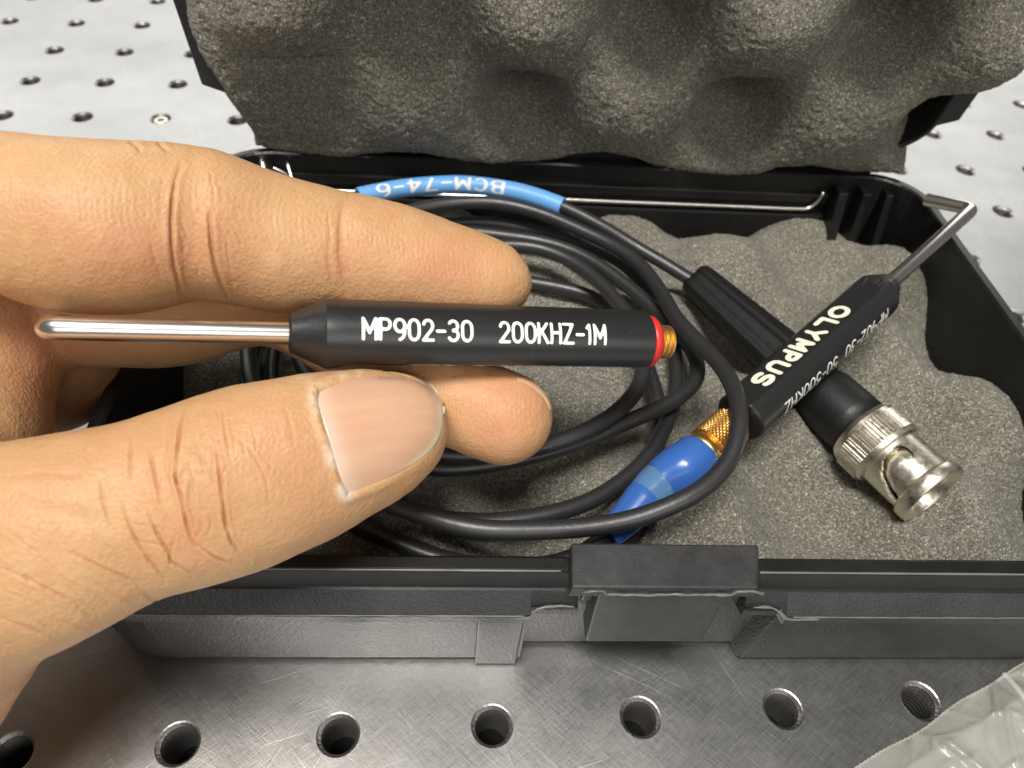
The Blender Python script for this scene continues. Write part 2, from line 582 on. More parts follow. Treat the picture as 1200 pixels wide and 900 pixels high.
# ------------------------------------------------------------------ stroke lettering
def arc(cx, cy, rx, ry, a0, a1, n=10):
    return [(cx + rx * math.cos(math.radians(a)), cy + ry * math.sin(math.radians(a))) for a in np.linspace(a0, a1, n)]
G = {
    'M': (0.74, [[(0, 0), (0, 1), (0.37, 0.3), (0.74, 1), (0.74, 0)]]),
    'P': (0.58, [[(0, 0), (0, 1), (0.32, 1)] + arc(0.32, 0.74, 0.26, 0.26, 90, -90) + [(0, 0.48)]]),
    '9': (0.6, [arc(0.3, 0.69, 0.3, 0.31, 0, 360, 22), [(0.6, 0.69), (0.59, 0.45)] + arc(0.25, 0.38, 0.34, 0.38, 5, -80, 8)[1:]]),
    '6': (0.6, [arc(0.3, 0.31, 0.3, 0.31, 0, 360, 22), [(0.0, 0.31), (0.01, 0.55)] + arc(0.35, 0.62, 0.34, 0.38, 185, 100, 8)[1:]]),
    '0': (0.6, [arc(0.3, 0.66, 0.3, 0.34, 0, 180, 12) + arc(0.3, 0.34, 0.3, 0.34, 180, 360, 12) + [(0.6, 0.66)]]),
    '2': (0.58, [arc(0.29, 0.71, 0.28, 0.29, 165, -35, 12) + [(0, 0), (0.6, 0)]]),
    '3': (0.58, [arc(0.28, 0.74, 0.27, 0.26, 150, -90, 12), arc(0.28, 0.26, 0.3, 0.26, 90, -150, 12)]),
    '5': (0.58, [[(0.54, 1), (0.08, 1), (0.04, 0.56)] + arc(0.27, 0.32, 0.30, 0.32, 120, -140, 14)]),
    '7': (0.58, [[(0, 1), (0.58, 1), (0.2, 0)]]),
    '4': (0.62, [[(0.46, 0), (0.46, 1), (0, 0.28), (0.64, 0.28)]]),
    '1': (0.28, [[(0.0, 0.82), (0.18, 1), (0.18, 0)]]),
    '-': (0.46, [[(0, 0.45), (0.46, 0.45)]]),
    'K': (0.6, [[(0, 0), (0, 1)], [(0.56, 1), (0, 0.38)], [(0.18, 0.56), (0.6, 0)]]),
    'H': (0.6, [[(0, 0), (0, 1)], [(0.6, 0), (0.6, 1)], [(0, 0.52), (0.6, 0.52)]]),
    'Z': (0.6, [[(0, 1), (0.6, 1), (0, 0), (0.62, 0)]]),
    'B': (0.6, [[(0, 0), (0, 1), (0.3, 1)] + arc(0.3, 0.76, 0.24, 0.24, 90, -90) + [(0, 0.52)], [(0.3, 0.52)] + arc(0.32, 0.26, 0.28, 0.26, 90, -90) + [(0, 0)]]),
    'C': (0.62, [arc(0.33, 0.5, 0.33, 0.5, 48, 312, 18)]),
    'O': (1.0, [arc(0.5, 0.5, 0.5, 0.5, 0, 360, 28)]),
    'L': (0.62, [[(0, 1), (0, 0), (0.66, 0)]]),
    'Y': (0.8, [[(0, 1), (0.4, 0.45), (0.8, 1)], [(0.4, 0.45), (0.4, 0)]]),
    'U': (0.76, [[(0, 1), (0, 0.36)] + arc(0.38, 0.36, 0.38, 0.36, 180, 360, 12) + [(0.76, 1)]]),
    'S': (0.80, [arc(0.40, 0.75, 0.40, 0.25, 38, 265, 14) + arc(0.40, 0.25, 0.40, 0.25, 85, -142, 14)]),
    ' ': (0.5, []),
}
def letters(text, h, wf, sw, gap, res, sx=1.0):
    """flat lettering as one clean mesh: x to the right, y up, starts at x=0"""
    segs = []
    x = 0.0
    for ch in text:
        w, st = G[ch]
        for pl in st:
            for a, b in zip(pl[:-1], pl[1:]):
                segs.append((x + a[0] * h * wf, a[1] * h, x + b[0] * h * wf, b[1] * h))
        x += w * h * wf + gap
    W = x - gap
    sg = np.array(segs)
    m = sw
    gx = np.arange(-m, W + m, res)
    gy = np.arange(-m, h + m, res)
    X, Y = np.meshgrid(gx, gy, indexing='ij')
    D = np.full(X.shape, 9.0)
    Gx = np.zeros(X.shape)
    Gy = np.zeros(X.shape)
    for (x0, y0, x1, y1) in sg:
        ia = np.searchsorted(gx, min(x0, x1) - 2 * sw)
        ib = np.searchsorted(gx, max(x0, x1) + 2 * sw)
        xx, yy = X[ia:ib], Y[ia:ib]
        dx, dy = x1 - x0, y1 - y0
        L = dx * dx + dy * dy + 1e-12
        t = np.clip(((xx - x0) * dx + (yy - y0) * dy) / L, 0, 1)
        ex, ey = xx - x0 - t * dx, yy - y0 - t * dy
        d = np.hypot(ex, ey)
        u = d < D[ia:ib]
        D[ia:ib][u] = d[u]
        Gx[ia:ib][u] = (ex / (d + 1e-9))[u]
        Gy[ia:ib][u] = (ey / (d + 1e-9))[u]
    D = D - sw / 2
    ins = D < 0
    cellin = ins[:-1, :-1] | ins[1:, :-1] | ins[:-1, 1:] | ins[1:, 1:]
    out = D > 0
    Xp = np.where(out, X - Gx * D, X)
    Yp = np.where(out, Y - Gy * D, Y)
    idx = np.full(X.shape, -1)
    F = []
    I, J = np.nonzero(cellin)
    used = np.zeros(X.shape, bool)
    for a, b in ((0, 0), (1, 0), (1, 1), (0, 1)):
        used[I + a, J + b] = True
    idx[used] = np.arange(used.sum())
    V2 = np.stack([Xp[used], Yp[used]], 1)
    F = np.stack([idx[I, J], idx[I + 1, J], idx[I + 1, J + 1], idx[I, J + 1]], 1)
    return V2, F, W

# ------------------------------------------------------------------ the pencil probes
R_B = 4.76
def make_probe(root, tail, tip_dir, n_print, bend_dir, L_shaft, L_tip, text2, w1, w2, tail_joined=False, L=50.0, nst=(2.75, 0.80, 0.46)):
    """tail: centre of the rear end of the barrel; tip_dir: axis towards the shaft; n_print: normal where the model number is printed"""
    a, n, b = frame(tip_dir, n_print)        # b = a x n
    rdg = -a                                  # lettering reads from tip to tail
    up = np.cross(n, rdg)
    nf = -up                                  # the flat with the maker's name lies below the model number
    hflat = 0.84 * R_B
    prof = [(0.0, R_B - 0.35), (0.35, R_B)] + [(t, R_B) for t in np.linspace(1.5, L - 5.5, 46)] + [(L - 4.6, R_B - 0.05), (L - 4.2, R_B - 0.3), (L - 1.0, 3.0), (L - 0.3, 2.7), (L, 2.3), (L - 0.2, 1.9), (L - 1.6, 1.8)]
    def shp(t, th, r):
        if r < R_B - 0.5:
            return r
        d = n * math.cos(th) + b * math.sin(th)
        c = d @ nf
        # the flat runs out in a rounded end just before the taper
        w = math.sqrt(R_B ** 2 - hflat ** 2)
        lim = hflat
        if t > L - 9.0:
            side = abs(d @ n) * R_B
            reach = L - 9.0 + 3.0 * math.sqrt(max(0, 1 - (side / w) ** 2)) if side < w else 0
            if t > reach:
                lim = 99
        if c > 0 and c * r > lim:
            return lim / c
        return r
    V, F = lathe(prof, tail, a, n, 96, True, shp)
    o = mesh_obj('barrel', V, F, M_barrel, root)
    o.data.polygons.foreach_set('use_smooth', [True] * len(o.data.polygons))
    fix_normals(o)
    md = o.modifiers.new('split', 'EDGE_SPLIT')
    md.split_angle = math.radians(24)
    # printed model number, wrapped round the barrel
    def wrap(V2, start, ycen, h, nn, uu, rad):
        ang = (V2[:, 1] - h / 2 + ycen) / R_B
        P = tail + a * (L - start - V2[:, :1]) + (nn * np.cos(ang)[:, None] + uu * np.sin(ang)[:, None]) * rad
        return P
    for (txt, st) in (('MP902-30', w1), (text2, w2)):
        V2, F2, W = letters(txt, nst[0], nst[1], nst[2], 0.60, 0.10)
        mesh_obj('printed_number', wrap(V2, st, 0.55, nst[0], n, up, R_B + 0.012), F2, M_print, root, smooth=False)
    # the maker's name on the flat
    V2, F2, W = letters('OLYMPUS', 2.85, 1.16, 0.98, 1.55, 0.09)
    fl = tail + a * (L - 16.6 - V2[:, :1] * 27.5 / W) + nf * (hflat + 0.02) + n * (V2[:, 1:2] - 1.42)
    mesh_obj('printed_name', fl, F2, M_print2, root, smooth=False)
    # steel shaft with its bent tip
    p0 = tail + a * (L - 2)
    p1 = tail + a * (L + L_shaft)
    bd = bend_dir - a * (bend_dir @ a)
    bd /= np.linalg.norm(bd)
    rb = 1.75
    pts = [p0 + (p1 - a * rb - p0) * t for t in np.linspace(0, 1, 20)]
    for q in np.linspace(0, math.pi / 2, 9)[1:]:
        pts.append(p1 - a * rb + bd * rb + (a * math.sin(q) - bd * math.cos(q)) * rb)
    for t in np.linspace(0, L_tip, 6)[1:]:
        pts.append(p1 + bd * (rb + t))
    P = np.array(pts)
    rr = np.full(len(P), 1.5)
    V, F = sweep(P, rr, 28, True, n)
    o = mesh_obj('shaft', V, F, M_shaft, root)
    o.modifiers.new('split', 'EDGE_SPLIT').split_angle = math.radians(50)
    if not tail_joined:
        V, F = lathe([(0.05, 4.05), (1.2, 4.0), (1.8, 3.5), (2.05, 2.4)], tail, -a, n, 48)
        mesh_obj('insulator_ring', V, F, M_red, root)
    pr = [(1.0, 2.5), (2.1, 2.5)]
    for k in range(3):
        pr += [(2.25 + k * 0.8, 1.75), (2.55 + k * 0.8, 2.6), (2.8 + k * 0.8, 2.6), (3.0 + k * 0.8, 1.75)]
    pr += [(4.7, 2.1), (4.7, 1.4), (4.0, 1.3)]
    V, F = lathe(pr, tail, -a, n, 40)
    mesh_obj('threaded_connector', V, F, M_gold, root, smooth=False)
    return a, n

pA = at_depth(753, 400, 114.4)               # rear end of the held probe
pB = at_depth(361, 391, 98.8)
axA = (pB - pA) / np.linalg.norm(pB - pA)
rootA = empty('pencil_probe', pA, 'black pencil probe held between finger and thumb, printed 200KHZ-1M, bare gold connector at its end', 'probe', 'pencil probes')
toCamA = CP - (pA + pB) / 2
downA = -np.cross(np.cross(axA, toCamA), axA)
nA = toCamA / np.linalg.norm(toCamA)
aa, nn, bb = frame(axA, nA)
upimg = CR[:, 1]
q = math.radians(4)
nA2 = nn * math.cos(q) + (upimg - aa * (upimg @ aa)) / np.linalg.norm(upimg - aa * (upimg @ aa)) * math.sin(q)
make_probe(rootA, pA, axA, nA2, VD + 0.1 * CR[:, 1], 28.2, 7.0, '200KHZ-1M', 9.2, 27.9, L=52.4)

qA = at_depth(866, 491, 130.5)
qB = at_depth(1036, 338, 151.0)
axB = (qB - qA) / np.linalg.norm(qB - qA)
qA = qB - axB * 48.5
rootB = empty('pencil_probe', qA, 'black pencil probe lying in the case on a gold screw connector, printed 50-500KHZ', 'probe', 'pencil probes')
aB, nBv, bB = frame(axB, CP - (qA + qB) / 2)
sideB = np.cross(axB, nBv)
if (project(qA + sideB) - project(qA))[0, 1] < 0:
    sideB = -sideB                            # towards lower right in the picture
q = math.radians(54)
nB2 = nBv * math.cos(q) + sideB * math.sin(q)
tipB = (-0.66 * CR[:, 0] + 0.75 * CR[:, 1]) * math.cos(0.85) + VD * math.sin(0.85)
make_probe(rootB, qA, axB, nB2, tipB, 36.5, 8.5, '50-500KHZ', 9.0, 26.8, True, nst=(2.6, 0.86, 0.33))

# ------------------------------------------------------------------ foam
def foam_h(u, v):
    a = np.sin(np.pi * (u - 122) / 24) * np.sin(np.pi * (v - 80) / 24)
    h = 16.8 + 7.6 * np.tanh(1.2 * a) + 1.2 * np.sin(u / 17.0 + 1.3) * np.sin(v / 11.0)
    # flattened where the coil lies
    d = np.hypot((u - 72) / 46, (v - 58) / 40)
    w = 1 / (1 + np.exp((d - 0.9) * 9))
    h = h * (1 - 0.72 * w) + 16.5 * 0.72 * w
    # the cable connector is pressed in
    return h
# cable end connector axis (BNC style)
ZC = 24.0
cA = at_z(815, 328, 23.5)
cB = at_z(1093, 580, ZC)
cax = (cB - cA) / np.linalg.norm(cB - cA)
clen = float(np.linalg.norm(cB - cA))
def press(u, v, h):
    a, b = to_case(cA), to_case(cB)
    d = (b - a)[:2]
    L = np.hypot(*d)
    d = d / L
    t = (u - a[0]) * d[0] + (v - a[1]) * d[1]
    s = np.abs(-(u - a[0]) * d[1] + (v - a[1]) * d[0])
    tt = np.clip(t, 0, L)
    R = np.interp(tt / L, [0, 0.2, 0.55, 0.72, 0.76, 0.86, 0.93, 1.0], [3.2, 5.0, 5.8, 6.3, 7.6, 7.6, 6.6, 6.6]) + 0.3
    zc = 23.5 + (ZC - 23.5) * tt / L
    dd = np.hypot(s, t - tt)
    lim = np.where(dd < R, zc - np.sqrt(np.maximum(R ** 2 - dd ** 2, 0)), zc + (dd - R) * 1.6)
    k = 1.2
    return -np.logaddexp(-h / k, -lim / k) * k
def press_probe(u, v, h):
    a, b = to_case(qA - axB * 14), to_case(qB)
    d = (b - a)[:2]
    L = np.hypot(*d)
    d = d / L
    t = (u - a[0]) * d[0] + (v - a[1]) * d[1]
    s = np.abs(-(u - a[0]) * d[1] + (v - a[1]) * d[0])
    tt = np.clip(t, 0, L)
    zc = a[2] + (b[2] - a[2]) * tt / L
    dd = np.hypot(s, t - tt)
    R = 5.1
    lim = np.where(dd < R, zc - np.sqrt(np.maximum(R ** 2 - dd ** 2, 0)), zc + (dd - R) * 1.6)
    k = 1.0
    return -np.logaddexp(-h / k, -lim / k) * k

def rounded_inside(u, v, u0, u1, v0, v1, r):
    """clamp points into a rounded rectangle"""
    cu, cv = np.clip(u, u0 + r, u1 - r), np.clip(v, v0 + r, v1 - r)
    du, dv = u - cu, v - cv
    d = np.hypot(du, dv)
    k = np.where(d > r, r / np.maximum(d, 1e-9), 1)
    return cu + du * k, cv + dv * k

case = empty('instrument_case', case_pts(np.array([[96.5, 58, 0]]))[0], 'open black plastic case lined with grey egg-crate foam, standing on the table', 'case')
U0, U1, V0, V1 = 7.6, 185.4, 0.0, 116.0

def base_foam():
    nu, nv = 400, 262
    u = np.linspace(U0 + 2, U1 - 2, nu)
    v = np.linspace(V0 + 2, V1 - 2, nv)
    Ug, Vg = np.meshgrid(u, v, indexing='ij')
    Ug, Vg = rounded_inside(Ug, Vg, U0 + 3.4, U1 - 3.4, V0 + 3.4, V1 - 3.4, 11)
    H = foam_h(Ug, Vg)
    edge = np.minimum(np.minimum(Ug - U0 - 3.4, U1 - 3.4 - Ug), np.minimum(Vg - V0 - 3.4, V1 - 3.4 - Vg))
    H = H - 3.5 * np.exp(-edge / 2.5)
    # the foam sinks towards the right hand wall and the back wall
    H = H - 2.5 / (1 + np.exp((108 - Vg) / 3.0)) * 1.0
    H = press_probe(Ug, Vg, press(Ug, Vg, H))
    P = np.stack([Ug.ravel(), Vg.ravel(), H.ravel()], 1)
    nz = vnoise(P, 0.9, 3) * 0.26 + vnoise(P, 0.5, 5) * 0.24 + vnoise(P, 3.5, 9) * 0.25
    P[:, 2] += nz
    V = case_pts(P)
    I = np.arange(nu * nv).reshape(nu, nv)
    F = np.stack([I[:-1, :-1].ravel(), I[1:, :-1].ravel(), I[1:, 1:].ravel(), I[:-1, 1:].ravel()], 1)
    ring = np.concatenate([I[:, 0], I[-1, 1:], I[-2::-1, -1], I[0, -2:0:-1]])
    low = P[ring].copy()
    low[:, 2] = 3.2
    k = len(V)
    V = np.vstack([V, case_pts(low)])
    m = len(ring)
    sk = np.stack([ring, k + np.arange(m), k + (np.arange(m) + 1) % m, np.roll(ring, -1)], 1)
    F = np.vstack([F, sk])
    o = mesh_obj('foam_insert', V, F, M_foam, case, label='lower grey foam insert under the cable coil')
base_foam()

# lid frame: w runs up the leaning lid, d points away from the viewer
LT = math.radians(12.0)
LO = np.array([0, 116.8, 32.0])
def lid_pts(u, w, d):
    u, w, d = np.broadcast_arrays(np.asarray(u, float), w, d)
    v = LO[1] - w * math.sin(LT) + d * math.cos(LT)
    z = LO[2] + w * math.cos(LT) + d * math.sin(LT)
    return case_pts(np.stack([u.ravel(), v.ravel(), z.ravel()], 1))
def lid_foam():
    nu, nw = 460, 330
    u = np.linspace(14.2, 183.6, nu)
    w = np.linspace(-1.5, 116.0, nw)
    Ug, Wg = np.meshgrid(u, w, indexing='ij')
    px = 25.2
    a = np.sin(np.pi * (Ug - 94 + px) / px) * np.cos(np.pi * (Wg - 15.0) / 24.0)
    # +1 in hollows, -1 on peaks; hollows tighter than peaks
    hol = np.clip(a, 0, 1) ** 1.35
    hol = hol * (0.10 + 0.90 / (1 + np.exp((66 - Ug) / 5.0)))
    pk = np.clip(-a, 0, 1) ** 0.8
    D = -4.6 + 16.0 * hol - 8.5 * pk * (0.55 + 0.45 / (1 + np.exp((26 - Wg) / 4.0)))
    D += 1.4 * np.sin(Ug / 13.0 + 0.4) * np.sin(Wg / 9.0 + 2)
    # rounded borders
    e = np.minimum(np.minimum(Ug - 14.2, 183.6 - Ug), np.minimum(Wg + 1.5, 116.0 - Wg))
    D = D + 5.0 * np.exp(-e / 1.6)
    # the border wanders a little
    wob = 1.0 * np.sin(Ug / 7.3 + 1) + 0.8 * np.sin(Ug / 3.9)
    Wg2 = Wg + wob * np.exp(-(Wg + 1.5) / 6.0)
    cornerL = np.exp(-((Wg - 2) / 9.0) ** 2)
    Ug2 = Ug + (np.where(Ug < 98, 1, -1) * np.exp(-np.minimum(Ug - 14.2, 183.6 - Ug) / 6.0)) * (2.2 * cornerL + 0.9 * np.sin(Wg / 6.0) - 3.2 / (1 + np.exp((24 - Wg) / 2.2)))
    D0 = np.stack([Ug2.ravel(), Wg2.ravel(), D.ravel()], 1)
    nz = vnoise(D0, 0.9, 11) * 0.22 + vnoise(D0, 0.45, 12) * 0.30 + vnoise(D0, 4.0, 13) * 0.35
    V = lid_pts(Ug2.ravel() + vnoise(D0, 0.8, 21) * 0.15, Wg2.ravel() + vnoise(D0, 0.8, 22) * 0.2, D.ravel() + nz)
    I = np.arange(nu * nw).reshape(nu, nw)
    F = np.stack([I[:-1, :-1].ravel(), I[1:, :-1].ravel(), I[1:, 1:].ravel(), I[:-1, 1:].ravel()], 1)
    ring = np.concatenate([I[:, 0], I[-1, 1:], I[-2::-1, -1], I[0, -2:0:-1]])
    k = len(V)
    uu, ww = rounded_inside(Ug.ravel()[ring], Wg.ravel()[ring], 16.5, 180, 7.5, 110, 11)
    V = np.vstack([V, lid_pts(uu, ww, np.full(len(ring), 20.0))])
    m = len(ring)
    sk = np.stack([ring, k + np.arange(m), k + (np.arange(m) + 1) % m, np.roll(ring, -1)], 1)
    F = np.vstack([F, sk])
    mesh_obj('foam_insert', V, F, M_foam, case, label='upper grey egg-crate foam insert filling the raised lid')
lid_foam()

def rrect_path(u0, u1, v0, v1, r, extra=(), cs=9):
    """closed path round a rounded rectangle, with outward normals; extra: u stations on the front side"""
    P = []
    def line(a, b, n):
        for t in np.linspace(0, 1, n, endpoint=False):
            P.append((a[0] + (b[0] - a[0]) * t, a[1] + (b[1] - a[1]) * t))
    us = sorted(set([u0 + r] + list(np.linspace(u0 + r, u1 - r, 12)) + list(extra)))
    pts, nrm = [], []
    for u in us:
        pts.append((u, v0)); nrm.append((0, -1))
    def corner(cx, cy, a0):
        for t in np.linspace(0, 90, cs)[1:]:
            a = math.radians(a0 + t)
            pts.append((cx + r * math.cos(a), cy + r * math.sin(a))); nrm.append((math.cos(a), math.sin(a)))
    corner(u1 - r, v0 + r, -90)
    for v in np.linspace(v0 + r + 1, v1 - r, 8):
        pts.append((u1, v)); nrm.append((1, 0))
    corner(u1 - r, v1 - r, 0)
    for u in np.linspace(u1 - r, u0 + r, 12)[1:]:
        pts.append((u, v1)); nrm.append((0, 1))
    corner(u0 + r, v1 - r, 90)
    for v in list(np.linspace(v1 - r, v0 + r + 1, 8)[1:]) + [v0 + r]:
        pts.append((u0, v)); nrm.append((-1, 0))
    corner(u0 + r, v0 + r, 180)
    pts.pop(); nrm.pop()
    return np.array(pts, float), np.array(nrm, float)

def base_shell():
    r = 14.0
    st = [73.5, 73.55, 80.4, 80.45, 87.5, 87.55, 113.0, 113.05, 118.5, 119.5]
    pts, nrm = rrect_path(U0, U1, V0, V1, r, st, 9)
    prof = [(-3.0, 0.0), (-0.9, 0.25), (0.0, 1.6), (0.5, 8), (1.0, 14), (1.5, 21.2), (2.9, 21.5), (3.15, 21.9), (3.2, 23.8), (3.0, 24.2),
            (0.45, 26.9), (0.1, 27.1), (-0.1, 27.5), (-0.6, 30.3), (-0.95, 30.8), (-2.7, 30.9), (-3.2, 30.5), (-3.3, 22), (-3.4, 3.0)]
    V = []
    for p, n in zip(pts, nrm):
        front = n[1] < -0.99
        for k, (o, z) in enumerate(prof):
            if front and 80.42 < p[0] < 118.9 and 6 <= k <= 10:      # recess of the latch
                if 87.52 < p[0] < 113.02:
                    o, z = min(o, -0.2), min(z, 26.5)
                else:
                    o, z = o, z + 1.3 if k < 9 else z
                    o = min(o, 2.2)
            if front and 80.42 < p[0] < 119.0 and k <= 5:
                o -= 2.9 if k else 0.2
            V.append((p[0] + n[0] * o, p[1] + n[1] * o, z))
    m, N = len(prof), len(pts)
    F = []
    for i in range(N):
        j = (i + 1) % N
        for k in range(m - 1):
            F.append((i * m + k, j * m + k, j * m + k + 1, i * m + k + 1))
    F.append(tuple(i * m for i in range(N))[::-1])
    F.append(tuple(i * m + m - 1 for i in range(N)))
    o = mesh_obj('case_base', case_pts(V), F, M_case_outer, case, smooth=False)
    bevel(o, 0.25, 2, 25)
    # the inside of the walls is smooth
    o.data.materials.append(M_case_inner)
    for f in o.data.polygons:
        pass
    idx = np.zeros(len(F), dtype=np.int32)
    c = 0
    for i in range(N):
        for k in range(m - 1):
            if k >= 14 or k in (10, 11, 12, 13):
                idx[c] = 1
            c += 1
    idx[-1] = 1
    o.data.polygons.foreach_set('material_index', idx)
    return o
base_shell()

def part_box(name, parts, mat, parent, bev=0.3, label=None):
    V, F = join(parts)
    o = mesh_obj(name, case_pts(V), F, mat, parent, smooth=False, label=label)
    fix_normals(o)
    if bev:
        bevel(o, bev, 2, 30)
    return o
# latch catch on the front
latch = part_box('latch_catch', [
    hexa([(85.2, -3.4, 30.9), (112.6, -3.4, 30.9), (114.0, 3.6, 32.2), (85.6, 3.6, 32.2)],
         [(85.5, -3.2, 33.2), (112.2, -3.2, 33.2), (113.7, 3.4, 34.2), (85.8, 3.4, 34.2)]),
    hexa([(89.4, -4.0, 17.2), (107.8, -4.0, 17.2), (107.8, 0.6, 17.2), (89.4, 0.6, 17.2)],
         [(89.6, -2.9, 31.4), (108.6, -2.9, 31.4), (108.6, 0.6, 31.4), (89.6, 0.6, 31.4)]),
    box(88.0, 111.5, -0.9, 2.9, 24.5, 31.2)], M_latch, case, 0.35)
def rib(name, parts, bev=0.3):
    return part_box(name, parts, M_case_outer, case, bev)
rib('latch_rib', [hexa([(72.6, -0.75, 0.5), (79.8, -0.75, 0.5), (79.8, 1.0, 0.5), (72.6, 1.0, 0.5)],
                       [(72.6, -2.2, 21.2), (79.8, -2.2, 21.2), (79.8, 1.0, 21.2), (72.6, 1.0, 21.2)])])
# moulding flash, a torn burr along the edge of the catch
def burr():
    pts = []
    for px, py, h, v in ((678, 688, 0, 0), (690, 684, 0, 0), (706, 685, 0, 0), (714, 694, 0, 0)):
        pts.append(px)
    P = catmull([(87.2, -3.6, 32.6), (88.6, -3.75, 33.2), (90.2, -3.7, 33.0), (90.6, -3.7, 32.2), (97, -3.6, 32.0), (104, -3.6, 32.1), (108.2, -3.7, 32.2), (108.9, -3.8, 33.3), (111.3, -3.7, 33.4), (113.0, -3.5, 32.5), (113.3, -3.0, 31.2)], 0.5)
    P += np.stack([np.zeros(len(P)), vnoise(P, 1.1, 2) * 0.12, vnoise(P, 1.3, 4) * 0.2], 1)
    V, F = sweep(case_pts(P), np.abs(0.15 + 0.14 * vnoise(P, 0.8, 8)) + 0.03, 8)
    mesh_obj('mould_flash', V, F, M_flash_and_highlight, case)
    P = catmull([(78.4, -3.2, 23.6), (80.3, -3.3, 24.0), (81.0, -2.7, 25.2), (83, -2.3, 25.5), (86.8, -2.3, 25.6)], 0.5)
    P += np.stack([np.zeros(len(P)), vnoise(P, 1.1, 2) * 0.1, vnoise(P, 1.3, 4) * 0.15], 1)
    V, F = sweep(case_pts(P), np.abs(0.16 + 0.12 * vnoise(P, 0.8, 8)) + 0.03, 8)
    mesh_obj('mould_flash', V, F, M_flash_and_highlight, case)
    P = catmull([(114.0, -2.3, 25.6), (117.0, -2.4, 25.6), (118.8, -3.0, 24.6), (120.2, -3.3, 23.8), (124.5, -3.3, 23.9)], 0.5)
    P += np.stack([np.zeros(len(P)), vnoise(P, 1.1, 2) * 0.1, vnoise(P, 1.3, 4) * 0.15], 1)
    V, F = sweep(case_pts(P), np.abs(0.16 + 0.12 * vnoise(P, 0.8, 8)) + 0.03, 8)
    mesh_obj('mould_flash', V, F, M_flash_and_highlight, case)
burr()

def rim_edge_highlights():
    # specular highlight of the rim edges, put in as thin lighter grey beads
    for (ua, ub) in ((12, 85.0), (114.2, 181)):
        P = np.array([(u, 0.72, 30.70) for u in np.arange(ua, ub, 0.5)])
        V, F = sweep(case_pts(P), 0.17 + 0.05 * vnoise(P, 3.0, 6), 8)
        mesh_obj('rim_highlight', V, F, M_flash_and_highlight, case)
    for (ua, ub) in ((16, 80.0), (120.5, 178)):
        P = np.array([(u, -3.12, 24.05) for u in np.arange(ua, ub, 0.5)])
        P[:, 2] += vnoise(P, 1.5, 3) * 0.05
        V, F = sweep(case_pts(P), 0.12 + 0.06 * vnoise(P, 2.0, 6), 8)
        mesh_obj('rim_highlight', V, F, M_flash_and_highlight, case)
rim_edge_highlights()

def lid_shell():
    pts, nrm = rrect_path(8.2, 188.2, 0.0, 117.0, 15.0, (), 10)
    # offset from the outline (outwards), depth behind the rim
    prof = [(-6.0, 6.0), (-5.8, 0.3), (-5.4, 0.0), (-0.4, 0.0), (0.0, 0.4), (0.0, 3.2), (-1.3, 3.6), (-1.6, 4.2), (-2.6, 20.5), (-4.0, 22.5), (-9.0, 23.5)]
    V = []
    for p, n in zip(pts, nrm):
        for o, d in prof:
            if p[1] < 14.5:
                o = min(o, -4.6)
            elif 3.3 < d:
                o = min(o, -4.0)
            V.append((p[0] + n[0] * o, p[1] + n[1] * o, d))
    V = np.array(V)
    m, N = len(prof), len(pts)
    F = []
    for i in range(N):
        j = (i + 1) % N
        for k in range(m - 1):
            F.append((i * m + k, j * m + k, j * m + k + 1, i * m + k + 1))
    F.append(tuple(i * m + m - 1 for i in range(N)))
    # inner skin down to the floor of the lid
    b = len(V)
    inner = [(p[0] - n[0] * 6.2, p[1] - n[1] * 6.2, 21.0) for p, n in zip(pts, nrm)]
    V = np.vstack([V, inner])
    for i in range(N):
        j = (i + 1) % N
        F.append((i * m, b + i, b + j, j * m))
    F.append(tuple(b + i for i in range(N))[::-1])
    o = mesh_obj('lid', lid_pts(V[:, 0], V[:, 1], V[:, 2]), F, M_lid, case, smooth=False)
    fix_normals(o)
    bevel(o, 0.2, 2, 25)
lid_shell()
# hinge: knuckles along the back and the bright wire below them
for (ua, ub) in ((34, 58), (84, 112), (132, 158)):
    V, F = sweep(case_pts(np.array([(u, 119.3, 31.5) for u in np.linspace(ua, ub, 4)])), 2.3, 20)
    o = mesh_obj('hinge_knuckle', V, F, M_case_inner, case)
    o.modifiers.new('split', 'EDGE_SPLIT')
part_box('hinge_strip', [box(20, 174, 116.2, 121.5, 24, 38.5)], M_case_inner, case, 0.5)
# inner ledge of the back wall and the retaining wire lying on it
part_box('back_ledge', [box(24, 163, 110.2, 113.2, 3, 20.6), box(24, 163, 111.6, 113.2, 23.2, 26.0)], M_case_inner, case, 0.4)
P = catmull([(20, 112.0, 27.6), (24.5, 111.4, 25.8), (27.0, 110.9, 22.6), (32, 110.7, 22.2), (60, 110.7, 22.2), (100, 110.7, 22.2), (140, 110.7, 22.2), (155, 110.7, 22.2), (158.5, 110.8, 22.6), (160.3, 111.0, 25.0), (160.6, 111.2, 27.2)], 1.0)
V, F = sweep(case_pts(P), 0.55, 12)
mesh_obj('retaining_wire', V, F, M_shaft, case)
# corner gussets inside the box
for k, (ua, ub) in enumerate(((163.5, 166.0), (170.0, 172.2), (176.0, 178.0), (13.5, 15.5), (19.5, 21.5))):
    part_box('corner_rib', [hexa([(ua, 104 - abs(k - 1) * 3, 4), (ub, 104 - abs(k - 1) * 3, 4), (ub, 112.7, 4), (ua, 112.7, 4)],
                                 [(ua, 108.5, 28.5), (ub, 108.5, 28.5), (ub, 112.7, 28.5), (ua, 112.7, 28.5)])], M_case_inner, case, 0.2)
# hook-shaped lid stay at the left back corner (two bright bars seen past the finger)
for du in (0.0, 6.0):
    P = np.array([(19.0 + du, 112.0, 29.0), (20.5 + du, 108.0, 26.0), (22.5 + du, 102.0, 20.0)])
    V, F = sweep(case_pts(catmull(P, 1.0)), 1.1 if du == 0 else 0.6, 10)
    mesh_obj('lid_stay', V, F, M_shaft, case)

